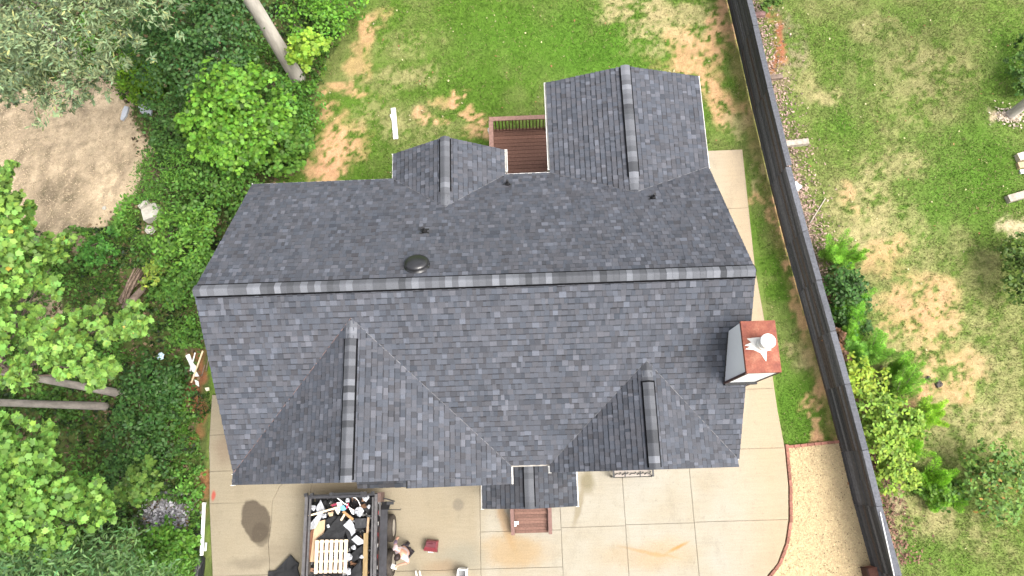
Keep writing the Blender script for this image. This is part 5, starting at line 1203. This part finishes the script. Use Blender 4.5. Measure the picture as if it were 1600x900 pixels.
# ------------------------------------------------------------------ grass and ground cover
def blades(name, label, x, y, z, h, w, cols, lean, rng, base=(0, 0, 0), cat='grass'):
    n = len(x); th = rng.uniform(0, 2 * np.pi, n); d = np.stack([np.cos(th), np.sin(th)], 1); c_ = np.stack([x, y, z], 1)
    L = np.abs(rng.normal(0, lean, n)) + .25
    ph = rng.uniform(0, 2 * np.pi, n); tip = c_ + np.stack([np.cos(ph) * L * h, np.sin(ph) * L * h, h], 1)
    a_ = c_.copy(); a_[:, :2] += d * w[:, None]; b2 = c_.copy(); b2[:, :2] -= d * w[:, None]
    return tag(poly_cloud(name, np.stack([a_, b2, tip], 1), 3, cols, MAT['grass'], base=base, kind='stuff'), label, cat)
rng = np.random.default_rng(5)
def lawn(n, x0, x1, y0, y1, right):
    x = rng.uniform(x0, x1, n); y = rng.uniform(y0, y1, n); f_ = fence_x(y)
    ok = (x > f_ + .15) if right else (x < f_ - .05)
    ok &= ~in_poly(x, y, WOOD) if not right else True
    if not right:
        ok &= ~((x > -8) & (x < 7.8) & (y < 7.6)) & ~((x > .9) & (x < 7.72) & (y < 10.6)) & ~((x > -1.1) & (x < 1.1) & (y < 11.45)) & ~((x > -3.4) & (x < -.6) & (y < 8.4)) & (y > .5)
    x, y = x[ok], y[ok]; g = ground_cols(x, y); green = g[:, 1] / (g[:, 0] + 1e-6); keep = rng.random(len(x)) < np.clip((green - .72) * 2.0, .07, 1); x, y, g = x[keep], y[keep], g[keep]
    k = rng.uniform(.7, 1.38, (len(x), 1)); c_ = g * k; dry_ = rng.random(len(x)) < (.16 if right else .08); c_[dry_] = np.array((.34, .29, .15)) * rng.uniform(.6, 1.1, (dry_.sum(), 1))
    return x, y, np.clip(c_, .01, .7)
x, y, c_ = lawn(260000, -9.5, 9.6, -.5, 18.5, False)
blades('lawn_grass', 'short green lawn behind the house and along the path', x, y, np.zeros(len(x)), rng.uniform(.03, .08, len(x)), rng.uniform(.007, .016, len(x)), c_, .6, rng)
x, y, c_ = lawn(230000, 7.6, 19.5, -4.2, 17.5, True)
blades('lawn_grass', 'dry patchy lawn on the far side of the fence', x, y, np.zeros(len(x)), rng.uniform(.03, .08, len(x)), rng.uniform(.007, .016, len(x)), c_, .6, rng)
n = 260; fx2 = np.concatenate([rng.uniform(-8, 7, n // 2), rng.uniform(9.5, 19, n // 2)]); fy2 = np.concatenate([rng.uniform(9, 17, n // 2), rng.uniform(-3, 16.5, n // 2)])
ok = ~(((fx2 > -3.8) & (fx2 < 5.4) & (fy2 < 11.6))) & ~in_poly(fx2, fy2, WOOD); fx2, fy2 = fx2[ok], fy2[ok]; n = len(fx2); cc = np.array((.42, .38, .22)) * rng.uniform(.5, 1.2, (n, 1)); cc[rng.random(n) < .3] = np.array((.25, .13, .06))
tag(poly_cloud('fallen_leaves', flakes(fx2, fy2, .06 + rng.random(n) * .02, rng.uniform(.015, .04, n), rng.uniform(.01, .03, n), .3, rng), 4, np.clip(cc, 0, .75), MAT['stone'], kind='stuff'), 'pale fallen leaves scattered over both lawns', 'fallen leaves')
# litter flakes beyond the fence and straw in the clearing
n = 9000; y = rng.uniform(-3, 17, n); x = fence_x(y) + .2 + np.abs(rng.normal(0, .55, n)); k = rng.uniform(.4, 1.7, (n, 1)); cc = np.array((.26, .185, .15)) * k; cc[y < 5.3] = np.array((.15, .085, .06)) * k[y < 5.3]
tag(poly_cloud('leaf_litter', flakes(x, y, .03 + rng.random(n) * .03, rng.uniform(.015, .05, n), rng.uniform(.01, .03, n), .4, rng), 4, np.clip(cc, 0, .7), MAT['stone'], kind='stuff'), 'brown leaf litter along the far foot of the fence', 'leaf litter')
s_ = scatter(CLEAR, 9000, rng); k = rng.uniform(.55, 1.2, (9000, 1)); cc = np.array((.47, .375, .25)) * k
tag(poly_cloud('dry_straw', flakes(s_[:, 0], s_[:, 1], .02 + rng.random(9000) * .03, rng.uniform(.012, .045, 9000), rng.uniform(.005, .014, 9000), .3, rng), 4, np.clip(cc, 0, .75), MAT['stone'], kind='stuff'), 'dry straw and twigs over the bare clearing', 'straw')
cx, cy = at(262, 808); n = 700
tag(poly_cloud('ash_gravel', flakes(cx + rng.normal(0, .42, n), cy + rng.normal(0, .28, n), .03 + rng.random(n) * .05, rng.uniform(.02, .06, n), rng.uniform(.015, .05, n), .5, rng), 4, np.clip(np.array((.24, .235, .25)) * rng.uniform(.3, 1.8, (n, 1)), 0, .8), MAT['stone'], kind='stuff'), 'ash grey gravel patch in the undergrowth', 'gravel')
n = 9000; s_ = scatter(P((560, -30), (500, 120), (470, 260), (320, 470), (312, 640), (318, 900), (0, 930), (0, 640), (90, 385), (220, 300), (200, 170), (160, 110), (0, 120), (0, -60)), n, rng); k = rng.uniform(.3, 1.5, (n, 1)); cc = np.array((.14, .10, .06)) * k; g_ = rng.random(n) < .35; cc[g_] = np.array((.06, .12, .025)) * k[g_]
tag(poly_cloud('forest_floor_litter', flakes(s_[:, 0], s_[:, 1], .03 + rng.random(n) * .03, rng.uniform(.025, .07, n), rng.uniform(.015, .05, n), .4, rng), 4, np.clip(cc, 0, .7), MAT['stone'], kind='stuff'), 'dead brown leaves on the wooded ground left of the house', 'leaf litter')
# undergrowth on the wooded strip
def cover(n, poly, zr, size, colf, shape, seed, label, excl=None, name='undergrowth'):
    r_ = np.random.default_rng(seed); s_ = scatter(poly, n, r_)
    s_ = s_ + np.stack([fbm(s_[:, 0] * .9, s_[:, 1] * .9, seed + 50, 4) - .5, fbm(s_[:, 0] * .9, s_[:, 1] * .9, seed + 60, 4) - .5], 1) * 2.0; s_ = s_[s_[:, 0] < -10.25 + np.clip(s_[:, 1] - 2.7, 0, 1) * 20]
    if excl is not None: s_ = s_[~in_poly(s_[:, 0], s_[:, 1], excl)]
    for kp in KEEP: s_ = s_[~in_poly(s_[:, 0], s_[:, 1], kp)]
    nn = fbm(s_[:, 0] * .7, s_[:, 1] * .7, seed, 4); s_ = s_[r_.random(len(s_)) < np.clip((nn - .22) * 4, .12, 1)]
    nn = fbm(s_[:, 0] * 1.3, s_[:, 1] * 1.3, seed + 3, 3); z = .04 + r_.random(len(s_)) * zr * np.clip(nn * 1.6, .2, 1.2); p = np.stack([s_[:, 0], s_[:, 1], z], 1)
    V = leaf_polys(p, r_.uniform(size[0], size[1], len(p)), shape, .55, r_, None)
    base = np.array(colf); c_ = base * np.clip(-.45 + nn * 2.5 + r_.normal(0, .32, len(p)), .14, 2.2)[:, None]; h = r_.normal(0, .12, len(p)); c_[:, 0] *= 1 + h
    tag(poly_cloud(name, V, V.shape[1], np.clip(c_, .006, .6), MAT['leaf'], kind='stuff'), label, 'undergrowth')
KEEP = [P((284, 545), (331, 545), (331, 614), (296, 614)), P((228, 792), (262, 782), (300, 790), (296, 830), (245, 838)), P((222, 318), (265, 318), (265, 372), (222, 372)), P((188, 422), (230, 420), (230, 482), (192, 484)), P((186, 158), (246, 152), (246, 196), (186, 196))]
UND = P((560, -40), (555, 0), (530, 65), (500, 120), (485, 190), (465, 265), (380, 300), (320, 470), (312, 600), (316, 760), (312, 900), (312, 940), (-80, 940), (-80, 640), (-60, 380), (108, 392), (190, 340), (228, 298), (242, 236), (204, 172), (165, 110), (0, 140), (-200, 140), (-200, -60))
cover(95000, UND, .42, (.05, .16), (.078, .175, .026), 'oval', 41, 'low leafy undergrowth on the wooded strip left of the house')
EDGE = P((560, -30), (535, 60), (505, 118), (492, 190), (475, 260), (440, 275), (440, 180), (490, 90), (520, -30))
cover(9000, EDGE, .3, (.06, .12), (.095, .215, .02), 'narrow', 42, 'bright weeds along the lawn edge below the bushes', name='weeds')
GRS = P((110, 380), (230, 330), (235, 420), (190, 460), (115, 445))
cover(4200, GRS, .22, (.07, .13), (.085, .185, .025), 'narrow', 43, 'green weeds between the clearing and the branch heap', name='weeds')
STRIP = P((290, 470), (312, 470), (320, 570), (318, 760), (300, 900), (270, 900), (285, 700))
cover(4500, STRIP, .2, (.06, .12), (.075, .175, .02), 'narrow', 44, 'weeds along the left edge of the driveway', name='weeds')

# ------------------------------------------------------------------ small things lying about
stick('white_plank', 'white board lying on the back lawn', 'board', (614.5, 169), (618.5, 217), .06, .06, .17, .03, MAT['white'], None)
stick('white_plank', 'short white splinter beside the board on the back lawn', 'board', (610.5, 179), (614, 188), .05, .05, .07, .02, MAT['white'], None)
ds = thing('downspout', 'long white downspout lying along the left driveway edge', 'downspout', (*at(316.5, 828, .1), .05))
mb = MB(); a_, b_ = at(319, 787, .1), at(315, 868, .1); bar(mb, (*a_, .1), (*b_, .1), .085, .065); mb.build('pipe', MAT['white'], ds)
mb = MB(); mb.box((a_[0], a_[1] + .01, .1), (.10, .05, .078)); mb.build('collar', MAT['gutter'], ds)
stick('white_plank', 'short white strip beside the lower end of the downspout', 'board', (322, 848), (321, 861), .08, .08, .05, .03, MAT['white'], None)
sheet('plastic_sheet', 'black plastic bag at the bottom of the downspout', 'plastic bag', [(312, 866), (320, 872), (317, 905), (303, 910), (304, 885)], .12, MAT['black'], .05, None, .05, zbase=.03)
sheet('plastic_sheet', 'torn white plastic heap at the left wall of the house', 'plastic sheet', [(290, 556), (296, 553), (301, 566), (306, 572), (305, 580), (311, 588), (303, 588), (297, 572)], .12, MAT['white'], .03, None, .06, zbase=.03)
stick('wooden_stick', 'long cream lath leaning over the white plastic heap', 'stick', (317, 548), (299, 598), .25, .12, .045, .025, MAT['wood_pale'], None)
stick('wooden_stick', 'short white lath on the white plastic heap', 'stick', (305, 551), (297, 580), .16, .14, .035, .02, MAT['white'], None)
sheet('plastic_sheet', 'small white scrap below the white plastic heap', 'plastic sheet', [(304, 593), (310, 596), (311, 604), (306, 601)], .08, MAT['white'], .03, None, .04, zbase=.03)
sheet('plastic_sheet', 'cream scrap near the driveway corner', 'plastic sheet', [(320, 606), (326, 605), (327, 610), (322, 611)], .07, plain('cream_scrap', (.6, .55, .42), .1), .03, None, .03, zbase=.03)
for i, (a_, b_) in enumerate(((( 320, 570), (315, 588)), ((326, 560), (322, 580)))):
    stick('wooden_stick', ('thin brown lath beside the wall near the white heap', 'upper brown lath against the house wall')[i], 'stick', a_, b_, .07, .07, .03, .02, MAT['log'], None)
blob('bottle_litter', 'small blue and white litter in the undergrowth', 'litter', 251, 557, .55, .10, plain('blue_white_litter', (.45, .58, .66), .5, 20), .6, None)
# broken concrete
mb = MB(); w_ = P((228, 330), (236, 324), (251, 323), (258, 338), (247, 345), (233, 350)); mb.prism(w_, 0, .36); w2 = P((228, 330), (236, 323), (243, 321), (243, 325), (231, 334)); mb.prism(w2, .36, .52)
tag(mb.build('concrete_block', MAT['concrete_grey'], base=(*w_[0], 0)), 'broken pale concrete block with a step in the bushes', 'concrete block')
blob('concrete_lump', 'small concrete lump below the broken concrete block', 'concrete block', 234, 359, .15, .16, MAT['concrete_grey'], .7, None, .25)
for lab, pts in (('grey flat stone at the edge of the clearing', [(193, 175), (197, 167), (203, 169), (199, 182), (193, 190), (190, 188)]), ('pale grey slab half covered by bright bushes', [(218, 168), (228, 157), (240, 165), (238, 181), (222, 178)])):
    mb = MB(); w_ = P(*pts); mb.prism(w_, 0, .09, ); tag(mb.build('flat_stone', plain('blue_grey_stone', (.42, .44, .48), .15, 6), base=(*w_[0], 0)), lab, 'stone')
blob('stone', 'single pale stone at the right edge of the bare clearing', 'stone', 163, 325, .06, .07, MAT['concrete_grey'], .7, None, .25)
blob('stone', 'brown stump like stone at the left edge of the clearing', 'stone', 115, 368, .08, .16, plain('brown_stone', (.24, .18, .14), .3), .5, None, .3)
# branch heap
for i in range(13):
    a_ = (random.uniform(222, 232) - i * 1.2, random.uniform(418, 432)); b_ = (random.uniform(182, 196) - i * .3 + 4, random.uniform(458, 478)); z = .08 + .028 * i; r = random.choice((.025, .03, .04, .05))
    mb = MB(); p0, p1 = Vector((*at(*a_, z), z + random.uniform(0, .1))), Vector((*at(*b_, z), z)); mid = (p0 + p1) / 2 + Vector((random.uniform(-.06, .06), random.uniform(-.06, .06), .04)); mb.tube([p0, mid, p1], [r * .7, r * .9, r], 8)
    tag(mb.build('cut_branch', MAT['log'], base=tuple(mid), smooth=True), 'cut brown branch in the heap among the left bushes', 'branch', 'cut branches in the heap')
mb = MB(); p0, p1 = Vector((*at(226, 448, .35), .35)), Vector((*at(194, 482, .3), .28)); mb.tube([p0, (p0 + p1) / 2, p1], [.10, .12, .13], 12); lg = mb.build('log', MAT['bark_dark'], base=tuple((p0 + p1) / 2), smooth=True); tag(lg, 'thick short log on the right side of the branch heap', 'log')
# things beyond the fence
blob('white_bag', 'crumpled white bag behind the fence', 'bag', 1244, 292, .25, .16, MAT['white'], .9, None, .35)
stick('white_marker', 'small white stake behind the upper fence', 'stake', (1182.5, 38), (1182, 45), 1.2, 1.2, .05, .05, MAT['white'], None)
def timber(label, a_, b_, w, h, mat):
    p0, p1 = at(*a_, h), at(*b_, h); mb = MB(); bar(mb, (*p0, h / 2), (*p1, h / 2), w, h); c_ = ((p0[0] + p1[0]) / 2, (p0[1] + p1[1]) / 2, 0); return tag(mb.build('landscape_timber', mat, base=c_), label, 'timber')
timber('short grey timber against the back of the fence, middle one', (1226, 224), (1264, 220), .2, .18, MAT['wood_grey'])
timber('dark short timber against the upper back of the fence', (1196, 121), (1223, 118), .16, .16, MAT['bark_dark'])
timber('brown timber with a pale end behind the topmost fence', (1176, 22), (1196, 20), .16, .16, plain('brown_timber', (.22, .13, .12), .3))
timber('long grey timber entering at the right edge', (1577, 310), (1640, 292), .24, .2, MAT['wood_grey'])
timber('pale timber end at the right edge above the long grey timber', (1592, 245), (1640, 232), .26, .2, plain('pale_timber', (.5, .42, .33), .2))
timber('tan timber end between the two right edge timbers', (1592, 258), (1640, 250), .2, .14, MAT['ply'])
timber('small white board at the right edge', (1595, 268), (1640, 262), .14, .08, MAT['white'])
for lab, px, py, r in (('dark small clod on the bare patch beyond the fence, right one', 1467, 600, .11), ('smaller dark clod left of the other on the bare patch', 1451, 591, .07)):
    blob('clod', lab, 'clod', px, py, .05, r, plain('dark_clod', (.06, .05, .045), .4), .6, None, .4)
st2 = stick('wooden_stick', 'thin pale stick on the litter behind the fence', 'stick', (1290, 310), (1266, 348), .06, .05, .03, .02, MAT['wood_grey'], None)
# tree ring of pale bark at the right trunk
cx, cy = at(1577, 182); n = 260
tag(poly_cloud('bark_chips', flakes(cx + rng.normal(0, .22, n), cy + rng.normal(0, .18, n), .03 + rng.random(n) * .05, rng.uniform(.02, .05, n), rng.uniform(.015, .03, n), .4, rng), 4, np.clip(np.array((.5, .42, .33)) * rng.uniform(.5, 1.3, (n, 1)), 0, .8), MAT['stone'], kind='stuff'), 'pale bark chips round the trunk at the right edge', 'bark chips')
print('shingles', len(SHINGLES))
